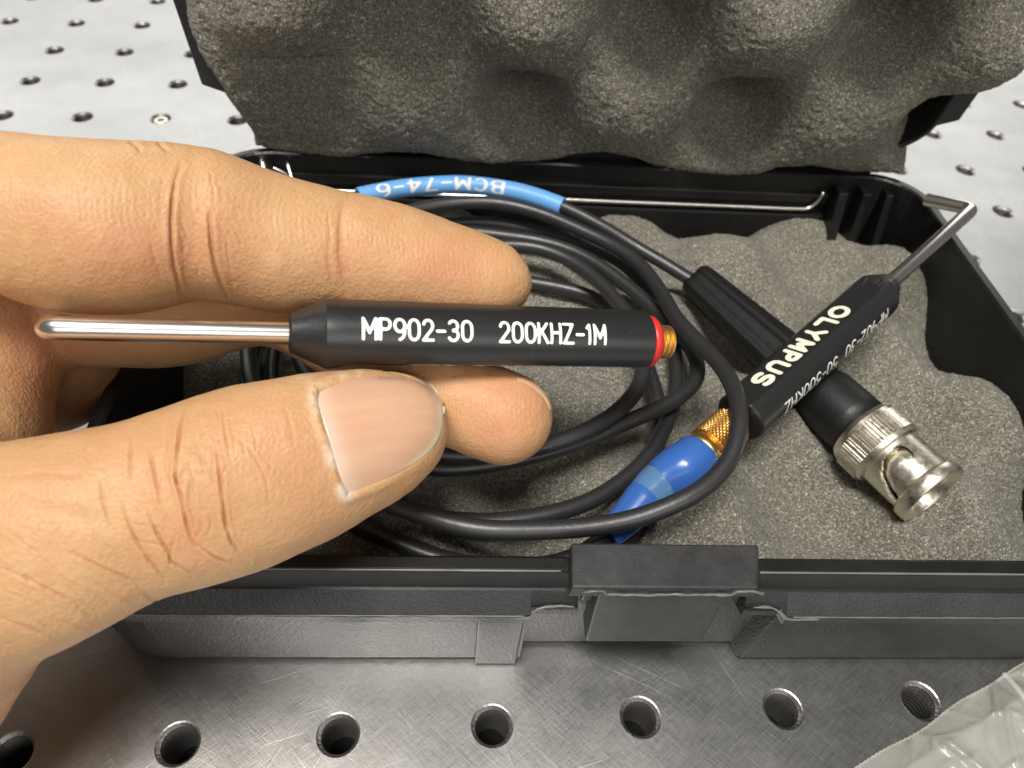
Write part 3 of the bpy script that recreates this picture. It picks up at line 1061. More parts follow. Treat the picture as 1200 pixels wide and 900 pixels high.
# ------------------------------------------------------------------ coiled cable
coil = empty('coiled_cable', case_pts(np.array([[75, 60, 17]]))[0], 'black coaxial cable coiled in the case with blue marker sleeve and BNC style plug', 'cable')
W = [
    # from the blue connector boot
    (712, 628, 24.5), (690, 645, 22.5), (640, 660, 19.5), (540, 661, 19), (455, 632, 19.5), (375, 590, 19.5), (310, 520, 19.5), (290, 430, 19.5), (345, 360, 19.5), (450, 325, 19.5), (560, 322, 19.5),
    (623, 332, 19.5), (690, 347, 19.5), (735, 380, 19.5), (762, 435, 19.5), (774, 480, 19.5), (770, 535, 19.5), (757, 590, 19.5), (740, 632, 19.0),
    (690, 658, 19.0), (590, 664, 20), (500, 652, 21), (425, 614, 22), (350, 560, 22), (300, 480, 22), (300, 400, 22), (350, 320, 22), (450, 270, 22), (555, 260, 22),
    (610, 267, 22), (665, 281, 22), (712, 299, 22), (752, 330, 22), (782, 380, 22), (795, 432, 22), (789, 480, 22), (764, 530, 22), (722, 568, 22), (660, 598, 22.5), (580, 612, 23), (500, 606, 24),
    (425, 575, 25), (345, 510, 25), (320, 430, 25), (350, 350, 25), (430, 295, 25), (520, 273, 25), (600, 277, 24.5), (670, 294, 24.5), (735, 335, 24.5), (785, 380, 25), (815, 415, 25), (818, 442, 25.5),
    (798, 464, 26), (762, 483, 26), (700, 511, 26), (640, 532, 26), (570, 546, 26), (500, 548, 26), (420, 515, 26), (370, 440, 26.5), (400, 360, 26.5), (490, 305, 26.5), (600, 287, 27), (670, 306, 27), (722, 350, 27.5),
    (750, 400, 28), (750, 445, 28), (728, 480, 28.5), (685, 506, 29), (630, 526, 29), (560, 535, 29), (480, 525, 29), (400, 480, 29), (350, 420, 29), (350, 330, 29), (430, 265, 29), (510, 241, 29), (580, 238, 29),
    (640, 253, 28.5), (700, 279, 28), (745, 307, 28.5), (776, 345, 30), (801, 384, 32), (836, 420, 34), (861, 457, 35.5), (868, 490, 36), (860, 528, 35), (838, 560, 34), (800, 587, 33),
    (740, 610, 31), (670, 622, 30), (600, 623, 30), (540, 617, 30), (480, 600, 30), (410, 565, 30), (320, 490, 30), (290, 400, 29), (325, 300, 29), (395, 240, 29),
    (440, 227, 29), (490, 218, 29), (545, 216, 29), (600, 223, 29), (655, 241, 28.5), (700, 262, 27.5), (745, 290, 26.5), (785, 313, 25), (822, 336, 24)]
CW = np.array([at_z(*w) for w in W])
CPATH = catmull(CW, 1.0)
CPATH[5:-5, 0] += (vnoise(CPATH, 9.0, 71) * 0.5)[5:-5]
CPATH[5:-5, 1] += (vnoise(CPATH, 9.0, 72) * 0.5)[5:-5]
for _ in range(10):
    CPATH[1:-1] = (CPATH[:-2] + 2 * CPATH[1:-1] + CPATH[2:]) / 4
V, F = sweep(CPATH, 1.52, 16)
mesh_obj('cable_jacket', V, np.array([f for f in F if len(f) == 4]), M_cable, coil)
# blue marker sleeve
pp = project(CPATH)
s0 = len(CPATH) - 1
cand = [i for i in range(len(CPATH) - 130, len(CPATH)) if 418 < pp[i, 0] < 659]
sl = CPATH[cand[0]:cand[-1] + 1]
V, F = sweep(sl, 2.15, 24)
sleeve = mesh_obj('marker_sleeve', V, F, M_sleeve, coil)
sleeve.modifiers.new('split', 'EDGE_SPLIT').split_angle = math.radians(60)
def sleeve_text():
    seg = np.linalg.norm(np.diff(sl, axis=0), axis=1)
    s = np.concatenate([[0], np.cumsum(seg)])
    T = np.gradient(sl, axis=0)
    T /= np.linalg.norm(T, axis=1)[:, None]
    h = 3.0
    V2, F2, Wd = letters('BCM-74-6', h, 0.80, 0.42, 0.80, 0.10)
    # reads from the right end to the left, upside down in the picture
    d = np.abs(project(sl)[:, 0] - 592)
    start = s[int(np.argmin(d))]
    # gaps between the groups as on the sleeve
    x = V2[:, 0]
    scale = 31.0 / Wd
    pos = start - x * scale
    C = np.stack([np.interp(pos, s, sl[:, k]) for k in range(3)], 1)
    TT = np.stack([np.interp(pos, s, T[:, k]) for k in range(3)], 1)
    tc = CP - C
    tc = tc - TT * np.sum(tc * TT, 1)[:, None]
    tc /= np.linalg.norm(tc, axis=1)[:, None]
    rd = -TT
    up = np.cross(tc, rd)
    ang = (V2[:, 1] - h / 2 - 0.35) / 2.15
    P = C + (tc * np.cos(ang)[:, None] + up * np.sin(ang)[:, None]) * 2.165
    mesh_obj('printed_number', P, F2, M_print, sleeve, smooth=False)
sleeve_text()

# BNC style plug
refz = np.array([0, 0, 1.0])
def on_axis(px_t):
    """distance along the plug axis that shows at this picture position (measured along the plug)"""
    ts = np.linspace(-5, clen + 5, 400)
    P = project(cA + cax[None, :] * ts[:, None])
    s = P[:, 0] * 0.737 + P[:, 1] * 0.676
    return float(np.interp(px_t, s, ts))
tk0, tk1, tf0, tf1 = on_axis(1094), on_axis(1131), on_axis(1180), on_axis(1199)
tc0 = on_axis(1040)
def boot_shape(t, th, r):
    # three broad lengthwise ribs, fading towards the collar
    f = max(0.0, min(1.0, (tc0 - 6 - t) / 8))
    c = math.cos(4 * th + 0.6)
    g = (0.10 * (1 if c > 0 else -1) * min(1, abs(c) * 3)) * f
    return r * (1 + g)
prof = [(0, 1.7), (0.1, 3.2), (0.6, 3.9)] + [(t, 4.0 + 1.55 * min(1, t / (tc0 - 8))) for t in np.linspace(2, tc0 - 4, 26)] + \
       [(tc0 - 3, 5.9), (tc0 - 2, 6.1), (tc0 + (tk0 - tc0) * 0.5, 6.15), (tk0 - 2.6, 6.1), (tk0 - 2.2, 5.5), (tk0 - 0.6, 5.2)]
V, F = lathe(prof, cA, cax, refz, 72, True, boot_shape)
o = mesh_obj('strain_relief_boot', V, F, M_rubber, coil)
fix_normals(o)
nk = 64
def knurl(t, th, r):
    if r < 7.0:
        return r
    return r - 0.16 * (1 if math.sin(nk * th) > 0 else 0)
V, F = lathe([(tk0 - 2.0, 5.2), (tk0 - 1.6, 6.5), (tk0 - 0.8, 6.9), (tk0, 6.95), (tk0 + 0.02, 7.3), (tk1 - 1.2, 7.3), (tk1 - 1.15, 6.95), (tk1 - 0.3, 6.8), (tk1, 6.2)], cA, cax, refz, nk * 4, True, knurl)
o = mesh_obj('knurled_nut', V, F, M_nickel, coil, smooth=False)
fix_normals(o)
# bayonet sleeve with its curved slot
def bayonet():
    a, n, b = frame(cax, refz)
    camdir = CP - (cA + cax * tf0)
    ca = math.atan2(camdir @ b, camdir @ n)
    nt, ns = 40, 200
    ts = np.linspace(tk1 - 0.2, tf0 + 0.3, nt)
    rad = 6.05
    V, F = [], []
    for t in ts:
        for k in range(ns):
            th = 2 * math.pi * k / ns
            V.append(cA + a * t + (n * math.cos(th) + b * math.sin(th)) * rad)
    L = tf0 - tk1
    sgn = 1.0
    P0 = cA + a * ((tk1 + tf0) / 2)
    tst = P0 + (n * math.cos(ca + 0.5) + b * math.sin(ca + 0.5)) * rad
    if project(tst)[0, 0] < project(P0 + (n * math.cos(ca) + b * math.sin(ca)) * rad)[0, 0]:
        sgn = -1.0
    def slot(t, th):
        for off in (0, math.pi):
            d = (th - ca - off + math.pi) % (2 * math.pi) - math.pi
            x = d * sgn * rad           # mm across, positive = right in the picture
            y = (t - tk1) / L
            # channel sweeps from the flange on the left up to the locking hole on the right
            yc = np.interp(x, [-6.2, -4.0, -1.5, 1.6], [1.05, 0.62, 0.30, 0.26])
            if -6.2 < x < 1.6 and abs(y - yc) < 0.17 + 0.08 * (x < -3):
                return True
            if math.hypot(x - 2.0, (y - 0.34) * L) < 1.75:
                return True
        return False
    for i in range(nt - 1):
        for k in range(ns):
            k2 = (k + 1) % ns
            if slot((ts[i] + ts[i + 1]) / 2, 2 * math.pi * (k + 0.5) / ns):
                continue
            F.append((i * ns + k, i * ns + k2, (i + 1) * ns + k2, (i + 1) * ns + k))
    o = mesh_obj('bayonet_sleeve', V, F, M_nickel, coil)
    md = o.modifiers.new('thick', 'SOLIDIFY')
    md.thickness = 0.7 * S
    md.offset = -1
    md2 = o.modifiers.new('split', 'EDGE_SPLIT')
    md2.split_angle = math.radians(40)
    V, F = lathe([(tk1 - 1, 4.9), (tf1 - 2.0, 4.9), (tf1 - 2.0, 4.2), (tk1 + 2, 4.2)], cA, cax, refz, 48)
    mesh_obj('inner_body', V, F, M_nickel, coil)
    V, F = lathe([(tf0, 5.2), (tf0, 6.1), (tf0 + 0.5, 6.65), (tf0 + 1.0, 6.75), (tf1 - 0.5, 6.75), (tf1, 6.5), (tf1, 5.7), (tf1 - 0.4, 5.4), (tf1 - 2.2, 5.2)], cA, cax, refz, 72, False)
    o = mesh_obj('front_flange', V, F, M_nickel, coil)
    o.modifiers.new('split', 'EDGE_SPLIT').split_angle = math.radians(35)
    V, F = lathe([(tf1 - 2.2, 5.3), (tf1 - 2.3, 0.2)], cA, cax, refz, 48)
    mesh_obj('plug_face', V, F, M_dark, coil)
bayonet()

# gold ring and blue boot between probe and cable
def tail_connector():
    ax = -axB
    P0 = qA + ax * 2.0
    def kn(t, th, r):
        if r < 3.5:
            return r
        return r - 0.13 * (0.5 + 0.5 * math.sin(30 * th + t * 7)) - 0.13 * (0.5 + 0.5 * math.sin(30 * th - t * 7))
    prof = [(0, 2.6), (0.3, 3.3)] + [(t, 3.75) for t in np.linspace(0.5, 6.8, 44)] + [(6.9, 3.3)]
    V, F = lathe(prof, P0, ax, refz, 180, True, kn)
    mesh_obj('knurled_ring', V, F, M_gold2, coil, smooth=False)
    V, F = lathe([(6.7, 2.9), (6.8, 3.1), (7.6, 3.1), (7.7, 3.45), (9.2, 3.45), (9.3, 3.0), (10, 2.9)], P0, ax, refz, 48)
    mesh_obj('gold_collar', V, F, M_gold, coil)
    e = P0 + ax * 9.0
    a1 = at_z(772, 566, 27.5)
    a2 = at_z(735, 606, 25.5)
    a3 = at_z(712, 628, 24.5)
    P = catmull([e, P0 + ax * 12.5, a1, a2, a3], 0.4)
    s = np.concatenate([[0], np.cumsum(np.linalg.norm(np.diff(P, axis=0), axis=1))])
    Lb = s[-1]
    def sec(name, s0, s1, rr, mat):
        k = (s >= s0) & (s <= s1)
        x = (s[k] - s0) / (s1 - s0)
        V, F = sweep(P[k], np.interp(x, rr[0], rr[1]), 40)
        o = mesh_obj(name, V, F, mat, coil)
        o.modifiers.new('split', 'EDGE_SPLIT').split_angle = math.radians(45)
    sec('blue_collar', 0.0, 9.0, ([0, 0.06, 0.5, 0.62, 1.0], [3.5, 4.1, 4.35, 4.2, 3.5]), M_blue)
    sec('clear_window', 8.6, 12.6, ([0, 0.5, 1.0], [3.5, 3.4, 3.2]), M_blue2)
    sec('blue_boot', 12.4, Lb, ([0, 0.1, 1.0], [3.2, 3.25, 2.3]), M_blue)
tail_connector()

# ------------------------------------------------------------------ the hand
def cpt(px, py, Z):
    return np.array([(px - 600) / FPX * Z, (450 - py) / FPX * Z, Z])
def cam2world(P):
    return CP + P[:, :1] * CR[:, 0] + P[:, 1:2] * CR[:, 1] + P[:, 2:3] * VD

X0, X1, Y0, Y1, Z0, Z1 = -92.0, 8.0, -58.0, 38.0, 66.0, 142.0
H = 0.62
gx, gy, gz = np.arange(X0, X1, H), np.arange(Y0, Y1, H), np.arange(Z0, Z1, H)
def chain_sdf(ch, sz=1.0, step=1.6):
    """ch: rows (px, py, Z, r_px); returns the distance field of the swept chain"""
    pts = np.array([list(cpt(*c[:3])) + [c[3] * c[2] / FPX] for c in ch])
    C = catmull(pts, step)
    D = np.full((len(gx), len(gy), len(gz)), 30.0, dtype=np.float32)
    for a, b in zip(C[:-1], C[1:]):
        m = max(a[3], b[3]) + 9.0
        lo = np.minimum(a[:3], b[:3]) - m
        hi = np.maximum(a[:3], b[:3]) + m
        i0, i1 = np.searchsorted(gx, [lo[0], hi[0]])
        j0, j1 = np.searchsorted(gy, [lo[1], hi[1]])
        k0, k1 = np.searchsorted(gz, [lo[2], hi[2]])
        if i0 >= i1 or j0 >= j1 or k0 >= k1:
            continue
        x = gx[i0:i1, None, None].astype(np.float32) - a[0]
        y = gy[None, j0:j1, None].astype(np.float32) - a[1]
        z = (gz[None, None, k0:k1].astype(np.float32) - a[2]) / sz
        d = (b - a)[:3].copy()
        d[2] /= sz
        L = float(d @ d) + 1e-9
        t = np.clip((x * d[0] + y * d[1] + z * d[2]) / L, 0, 1)
        dd = np.sqrt((x - t * d[0]) ** 2 + (y - t * d[1]) ** 2 + (z - t * d[2]) ** 2) - (a[3] + t * (b[3] - a[3]))
        sub = D[i0:i1, j0:j1, k0:k1]
        np.minimum(sub, dd, out=sub)
    return D
def smin(a, b, k):
    h = np.clip(0.5 + 0.5 * (b - a) / k, 0, 1)
    return b + (a - b) * h - k * h * (1 - h)

index_ch = [(-190, 250, 93, 90), (-100, 238, 93, 88), (0, 243, 94, 87), (60, 262, 95, 99), (130, 268, 97, 101), (200, 263, 100, 93), (232, 263, 101, 89), (290, 277, 104, 82), (330, 287, 105.5, 79), (400, 299, 108, 74), (450, 308, 109.5, 71),
            (500, 318, 111, 65), (545, 326, 112, 56), (572, 329, 112, 48), (588, 331, 112, 35)]
thumb_ch = [(-150, 650, 92, 165), (-70, 655, 89, 145), (0, 650, 88, 132), (70, 628, 88, 121), (150, 601, 89.5, 107), (215, 584, 91, 107), (285, 560, 93, 108), (350, 540, 95.5, 99), (400, 523, 97.5, 88), (435, 512, 99, 78), (456, 505, 100, 69)]
middle_ch = [(-120, 330, 116, 85), (-20, 345, 118, 80), (60, 352, 119, 77), (130, 353, 120, 77), (200, 353, 121, 77), (280, 338, 120, 70), (340, 346, 118, 66), (430, 398, 116, 62), (500, 446, 114.5, 60), (550, 474, 113, 57), (592, 490, 112, 55)]
ring_ch = [(-150, 380, 126, 120), (-60, 395, 127, 112), (0, 410, 128, 103), (45, 420, 128, 92)]
palm_ch = [(-200, 300, 103, 170), (-190, 430, 108, 175), (-190, 560, 104, 175), (-200, 700, 98, 170), (-270, 820, 96, 165), (-380, 930, 96, 160)]
web_ch = [(-80, 330, 108, 95), (-30, 400, 112, 88), (-45, 470, 108, 90), (-70, 560, 100, 110)]
wrist_ch = [(-90, 745, 90, 122), (-170, 830, 93, 140), (-290, 930, 95, 160)]
D_palm = smin(smin(chain_sdf(palm_ch), chain_sdf(web_ch), 6.0), chain_sdf(wrist_ch), 9.0)
D_hand = smin(D_palm, chain_sdf(index_ch, 0.92), 3.0)
d = smin(D_palm, chain_sdf(middle_ch, 0.95), 3.0)
D_hand = smin(D_hand, d, 0.7)
d = smin(D_palm, chain_sdf(ring_ch, 1.0), 3.0)
D_hand = smin(D_hand, d, 0.7)
d = smin(D_palm, chain_sdf(thumb_ch, 0.86), 5.0)
D_hand = smin(D_hand, d, 0.9)
del d, D_palm

def surface_nets(D):
    s = D < 0
    c = [s[a:s.shape[0] - 1 + a, b:s.shape[1] - 1 + b, e:s.shape[2] - 1 + e] for a in (0, 1) for b in (0, 1) for e in (0, 1)]
    tot = sum(x.astype(np.int8) for x in c)
    act = (tot > 0) & (tot < 8)
    ids = np.full(act.shape, -1, dtype=np.int64)
    I, J, K = np.nonzero(act)
    ids[I, J, K] = np.arange(len(I))
    acc = np.zeros((len(I), 3))
    cnt = np.zeros(len(I))
    cor = [(a, b, e) for a in (0, 1) for b in (0, 1) for e in (0, 1)]
    for p in cor:
        for ax in range(3):
            if p[ax] == 1:
                continue
            q = list(p)
            q[ax] = 1
            d0 = D[I + p[0], J + p[1], K + p[2]]
            d1 = D[I + q[0], J + q[1], K + q[2]]
            x = (d0 < 0) != (d1 < 0)
            t = np.where(x, d0 / (d0 - d1 + 1e-12), 0)
            pos = np.stack([np.full(len(I), float(p[0])), np.full(len(I), float(p[1])), np.full(len(I), float(p[2]))], 1)
            pos[:, ax] = t
            acc += pos * x[:, None]
            cnt += x
    V = acc / cnt[:, None] + np.stack([I, J, K], 1)
    F = []
    for ax in range(3):
        sl0 = [slice(None)] * 3
        sl1 = [slice(None)] * 3
        sl0[ax] = slice(0, -1)
        sl1[ax] = slice(1, None)
        a, b = s[tuple(sl0)], s[tuple(sl1)]
        cr = a != b
        P = np.stack(np.nonzero(cr), 1)
        o1, o2 = [x for x in range(3) if x != ax]
        ok = (P[:, o1] > 0) & (P[:, o2] > 0) & (P[:, o1] < s.shape[o1] - 1) & (P[:, o2] < s.shape[o2] - 1)
        P = P[ok]
        sg = a[P[:, 0], P[:, 1], P[:, 2]]
        q = []
        for (x, y) in ((-1, -1), (0, -1), (0, 0), (-1, 0)):
            R = P.copy()
            R[:, o1] += x
            R[:, o2] += y
            q.append(ids[R[:, 0], R[:, 1], R[:, 2]])
        q = np.stack(q, 1)
        flip = sg if ax != 1 else ~sg
        q[~flip] = q[~flip][:, ::-1]
        F.append(q)
    F = np.vstack(F)
    F = F[(F >= 0).all(1)]
    return V, F
HV, HF = surface_nets(D_hand)
del D_hand
HV = HV * H + np.array([X0, Y0, Z0])
E = np.vstack([HF[:, [0, 1]], HF[:, [1, 2]], HF[:, [2, 3]], HF[:, [3, 0]]])
for it in range(6):
    acc = np.zeros_like(HV)
    cnt = np.zeros(len(HV))
    np.add.at(acc, E[:, 0], HV[E[:, 1]])
    np.add.at(acc, E[:, 1], HV[E[:, 0]])
    np.add.at(cnt, E[:, 0], 1)
    np.add.at(cnt, E[:, 1], 1)
    HV = HV + (acc / cnt[:, None] - HV) * (0.6 if it % 2 == 0 else -0.35)
hand_root = empty('hand', at_depth(0, 600, 95), 'left hand reaching in from the left, pinching the black probe between index finger and thumb', 'hand')
tmp = mesh_obj('skin', cam2world(HV), HF, M_skin, hand_root)
sub = tmp.modifiers.new('sub', 'SUBSURF')
sub.levels = 2
sub.render_levels = 2
dg = bpy.context.evaluated_depsgraph_get()
me2 = bpy.data.meshes.new_from_object(tmp.evaluated_get(dg))
tmp.modifiers.clear()
tmp.data = me2
me2.name = 'skin'
n = len(me2.vertices)
print('HAND VERTS', n)
co = np.zeros(n * 3, dtype=np.float32)
me2.vertices.foreach_get('co', co)
org = np.array(hand_root.location) / S
co = co.reshape(-1, 3).astype(float) / S + org
no = np.zeros(n * 3, dtype=np.float32)
me2.vertices.foreach_get('normal', no)
no = no.reshape(-1, 3)
# orientation check
PP = project(co)
if np.sum(np.einsum('ij,ij->i', co - co.mean(0), no)) < 0:
    no = -no
    print('NORMALS FLIPPED')
facing = np.sum(no * (CP - co), 1) / np.linalg.norm(CP - co, axis=1)
FI = np.nonzero((PP[:, 0] > -60) & (PP[:, 0] < 700) & (facing > -0.05) & (PP[:, 2] < 117))[0]
FI = FI[np.argsort(PP[FI, 0])]
FX, FY = PP[FI, 0], PP[FI, 1]
JIT = vnoise(co, 1.5, 31)
def poly_dist(pl):
    pl = np.array(pl, float)
    C = catmull(np.hstack([pl, np.zeros((len(pl), 1))]), 4.0)[:, :2]
    lo, hi = C.min(0) - 24, C.max(0) + 24
    ia, ib = np.searchsorted(FX, [lo[0], hi[0]])
    k = FI[ia:ib][(FY[ia:ib] > lo[1]) & (FY[ia:ib] < hi[1])]
    q = PP[k, :2]
    b = np.full(len(k), 1e9)
    tp = np.zeros(len(k))
    for i in range(len(C) - 1):
        d = C[i + 1] - C[i]
        t = np.clip(((q - C[i]) @ d) / (d @ d), 0, 1)
        r = np.hypot(*(q - C[i] - t[:, None] * d).T)
        m = r < b
        b[m] = r[m]
        tp[m] = (i + t[m]) / (len(C) - 1)
    return k, b, tp
disp = np.zeros(n)
crease = np.zeros(n)
front = PP[:, 2] < 114
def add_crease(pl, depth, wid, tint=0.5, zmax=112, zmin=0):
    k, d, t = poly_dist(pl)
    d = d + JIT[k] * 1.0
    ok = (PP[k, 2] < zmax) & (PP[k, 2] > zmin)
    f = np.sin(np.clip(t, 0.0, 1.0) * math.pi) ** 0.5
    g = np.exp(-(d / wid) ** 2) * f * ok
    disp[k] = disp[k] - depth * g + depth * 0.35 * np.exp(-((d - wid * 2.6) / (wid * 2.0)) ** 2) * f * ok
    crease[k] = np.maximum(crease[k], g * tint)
def near_line(pl):
    k, d, t = poly_dist(pl)
    o = np.full(n, 1e9)
    o[k] = d
    return o
TC = [([(217, 480), (212, 505), (208, 540), (207, 560), (213, 584), (219, 612), (225, 632), (233, 642)], 0.50, 2.4, 0.8),
      ([(233, 640), (250, 651), (270, 662)], 0.30, 2.0, 0.5),
      ([(253, 522), (257, 548), (261, 575), (264, 609), (271, 634), (283, 650)], 0.45, 2.4, 0.75),
      ([(261, 482), (264, 505), (269, 535)], 0.28, 2.2, 0.5),
      ([(175, 526), (180, 550), (185, 575), (188, 594)], 0.26, 2.2, 0.5),
      ([(171, 596), (178, 612), (186, 628), (199, 650), (201, 658), (226, 673)], 0.36, 2.2, 0.6),
      ([(155, 510), (153, 535), (152, 565)], 0.16, 2.4, 0.3),
      ([(142, 590), (150, 612), (170, 650), (195, 681)], 0.28, 2.3, 0.5),
      ([(118, 560), (122, 590), (130, 620)], 0.12, 2.5, 0.2),
      ([(78, 646), (102, 656), (122, 666), (162, 684)], 0.24, 2.3, 0.45),
      ([(110, 680), (140, 700), (160, 706)], 0.14, 2.5, 0.25),
      ([(0, 664), (35, 680), (60, 692), (92, 708)], 0.24, 2.4, 0.4),
      ([(-10, 720), (30, 735), (70, 750)], 0.14, 3.0, 0.2),
      ([(285, 518), (300, 538), (312, 565), (315, 590)], 0.12, 2.4, 0.2),
      ([(0, 560), (50, 555), (100, 558)], 0.10, 5.0, 0.1),
      ([(235, 520), (240, 508), (250, 505)], 0.12, 2.0, 0.2),
      ([(330, 470), (340, 500), (345, 530)], 0.06, 3.0, 0.05)]
rl = np.random.default_rng(12)
for q_ in range(34):
    cx, cy = rl.normal(232, 34), rl.normal(572, 42)
    an = 1.45 + (cx - 232) * -0.004 + rl.normal(0, 0.22)
    ln = rl.uniform(9, 24)
    c_, s_ = math.cos(an) * ln, math.sin(an) * ln
    b_ = rl.normal(0, 3)
    TC.append(([(cx - c_, cy - s_), (cx + b_, cy), (cx + c_, cy + s_)], rl.uniform(0.05, 0.14), rl.uniform(1.6, 2.6), 0.18))
for q_ in range(22):
    cx, cy = rl.uniform(10, 190), rl.uniform(600, 740)
    an = 0.50 + rl.normal(0, 0.15)
    ln = rl.uniform(12, 34)
    c_, s_ = math.cos(an) * ln, math.sin(an) * ln
    TC.append(([(cx - c_, cy - s_), (cx, cy + rl.normal(0, 2)), (cx + c_, cy + s_)], rl.uniform(0.04, 0.11), rl.uniform(2.0, 3.2), 0.12))
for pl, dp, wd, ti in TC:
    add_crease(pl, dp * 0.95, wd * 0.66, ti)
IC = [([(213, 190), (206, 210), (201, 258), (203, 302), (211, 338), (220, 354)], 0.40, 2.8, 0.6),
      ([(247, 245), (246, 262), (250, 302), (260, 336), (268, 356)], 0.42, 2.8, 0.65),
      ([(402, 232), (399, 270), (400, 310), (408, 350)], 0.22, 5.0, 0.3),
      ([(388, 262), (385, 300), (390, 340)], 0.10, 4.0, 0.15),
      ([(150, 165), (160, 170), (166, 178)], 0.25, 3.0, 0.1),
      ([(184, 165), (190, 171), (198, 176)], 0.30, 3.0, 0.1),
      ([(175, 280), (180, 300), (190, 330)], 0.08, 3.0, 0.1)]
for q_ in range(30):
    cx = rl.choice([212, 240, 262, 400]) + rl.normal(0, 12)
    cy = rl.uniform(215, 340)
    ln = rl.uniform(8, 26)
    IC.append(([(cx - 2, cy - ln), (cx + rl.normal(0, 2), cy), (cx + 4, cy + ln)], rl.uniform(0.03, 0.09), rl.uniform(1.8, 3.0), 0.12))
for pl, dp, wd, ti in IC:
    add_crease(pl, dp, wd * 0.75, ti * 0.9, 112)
# soft forms: tendons and pads
def soft(px, py, rx, ry, amp, ang=0.0, zmax=115, zmin=0):
    c, s_ = math.cos(ang), math.sin(ang)
    dx, dy = PP[:, 0] - px, PP[:, 1] - py
    u, v = (dx * c + dy * s_) / rx, (-dx * s_ + dy * c) / ry
    return amp * np.exp(-(u * u + v * v)) * (facing > -0.2) * (PP[:, 2] < zmax) * (PP[:, 2] > zmin)
disp += soft(235, 560, 45, 60, 0.5, 0.3) + soft(110, 300, 80, 40, 0.5) + soft(320, 300, 45, 50, 0.45) + soft(500, 320, 50, 40, 0.4)
disp -= soft(225, 270, 18, 90, 0.5) + soft(400, 290, 16, 70, 0.35)
disp -= soft(60, 600, 60, 14, 0.35, 0.2) - soft(330, 480, 60, 30, 0.25, -0.4)
disp += vnoise(co, 6.0, 41) * 0.14 + vnoise(co, 2.4, 42) * 0.05 + vnoise(co, 1.1, 43) * 0.02
# nail bed on the thumb
NA = [(372, 456), (371, 472), (380, 500), (390, 530), (398, 558), (407, 581)]       # cuticle, top to bottom
NBt = [(372, 456), (398, 446), (430, 438), (462, 434), (485, 438), (505, 450), (517, 470)]      # upper side and free edge
NBb = [(407, 581), (440, 568), (470, 554), (493, 540), (510, 522), (519, 498), (517, 470)]
def lerp_poly(pl, t):
    pl = np.array(pl, float)
    s = np.concatenate([[0], np.cumsum(np.hypot(*np.diff(pl, axis=0).T))])
    s /= s[-1]
    return np.stack([np.interp(t, s, pl[:, 0]), np.interp(t, s, pl[:, 1])], -1)
def smooth_poly(pl):
    return catmull(np.hstack([np.array(pl, float), np.zeros((len(pl), 1))]), 3.0)[:, :2]
nail_poly = np.vstack([smooth_poly(NBt), smooth_poly(NBb)[::-1][1:], smooth_poly(NA)[::-1][1:-1]])
def inside_dist(q, poly):
    """signed distance in px, negative inside"""
    d = np.full(len(q), 1e9)
    ins = np.zeros(len(q), bool)
    for i in range(len(poly)):
        a, b = poly[i - 1], poly[i]
        e = b - a
        t = np.clip(((q - a) @ e) / (e @ e + 1e-9), 0, 1)
        d = np.minimum(d, np.hypot(*(q - a - t[:, None] * e).T))
        cnd = ((a[1] > q[:, 1]) != (b[1] > q[:, 1])) & (q[:, 0] < (b[0] - a[0]) * (q[:, 1] - a[1]) / (b[1] - a[1] + 1e-12) + a[0])
        ins ^= cnd
    return np.where(ins, -d, d)
k = np.nonzero((PP[:, 0] > 330) & (PP[:, 0] < 560) & (PP[:, 1] > 400) & (PP[:, 1] < 620) & (PP[:, 2] < 101) & (facing > 0))[0]
sd = np.full(n, 99.0)
sd[k] = inside_dist(PP[k, :2], nail_poly)
disp += np.where(sd < 0, -0.50 * (1 - np.exp(sd / 4.0)), 0)
fold = np.exp(-((sd - 5.0) / 5.0) ** 2) * (sd < 60)
disp += fold * 0.28 / (1 + np.exp((PP[:, 0] - 470) / 14))
# dry skin along the cuticle
dc = near_line(NA)
dry = np.exp(-((dc - 2.0) / 8.0) ** 2) * (PP[:, 2] < 101) * np.clip(0.35 + 0.8 * vnoise(co, 1.8, 51) + 0.25 * vnoise(co, 0.5, 53), 0, 0.8)
dc2 = near_line([(345, 440), (372, 450), (400, 441), (420, 437)])
dry = np.maximum(dry, 0.35 * np.exp(-(dc2 / 5.0) ** 2) * np.clip(0.4 + vnoise(co, 1.0, 52), 0, 1) * (PP[:, 2] < 101))
disp += dry * 0.07
flush = (soft(520, 310, 60, 40, 0.55) + soft(110, 290, 90, 45, 0.35, 0.3) + soft(215, 620, 35, 30, 0.35) + soft(240, 280, 50, 60, 0.25)
         + soft(340, 540, 60, 80, 0.22) + soft(600, 480, 60, 60, 0.55, 0, 125, 100) + soft(60, 400, 80, 70, 0.5, 0, 140, 100) + soft(400, 300, 25, 60, 0.3) + soft(10, 830, 60, 60, 0.3))
flush = np.clip(flush + vnoise(co, 7.0, 61) * 0.10 + vnoise(co, 2.5, 62) * 0.07, 0, 1)
ridge = np.clip((PP[:, 1] < 440) * 1.0 + (PP[:, 2] > 103) * 1.0, 0, 1) * (facing > -0.3)
co2 = co + no * disp[:, None]
me2.vertices.foreach_set('co', ((co2 - org) * S).astype(np.float32).ravel())
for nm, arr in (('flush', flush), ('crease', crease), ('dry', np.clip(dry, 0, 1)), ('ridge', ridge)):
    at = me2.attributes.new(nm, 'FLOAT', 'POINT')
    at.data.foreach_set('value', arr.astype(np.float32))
me2.polygons.foreach_set('use_smooth', [True] * len(me2.polygons))
me2.update()

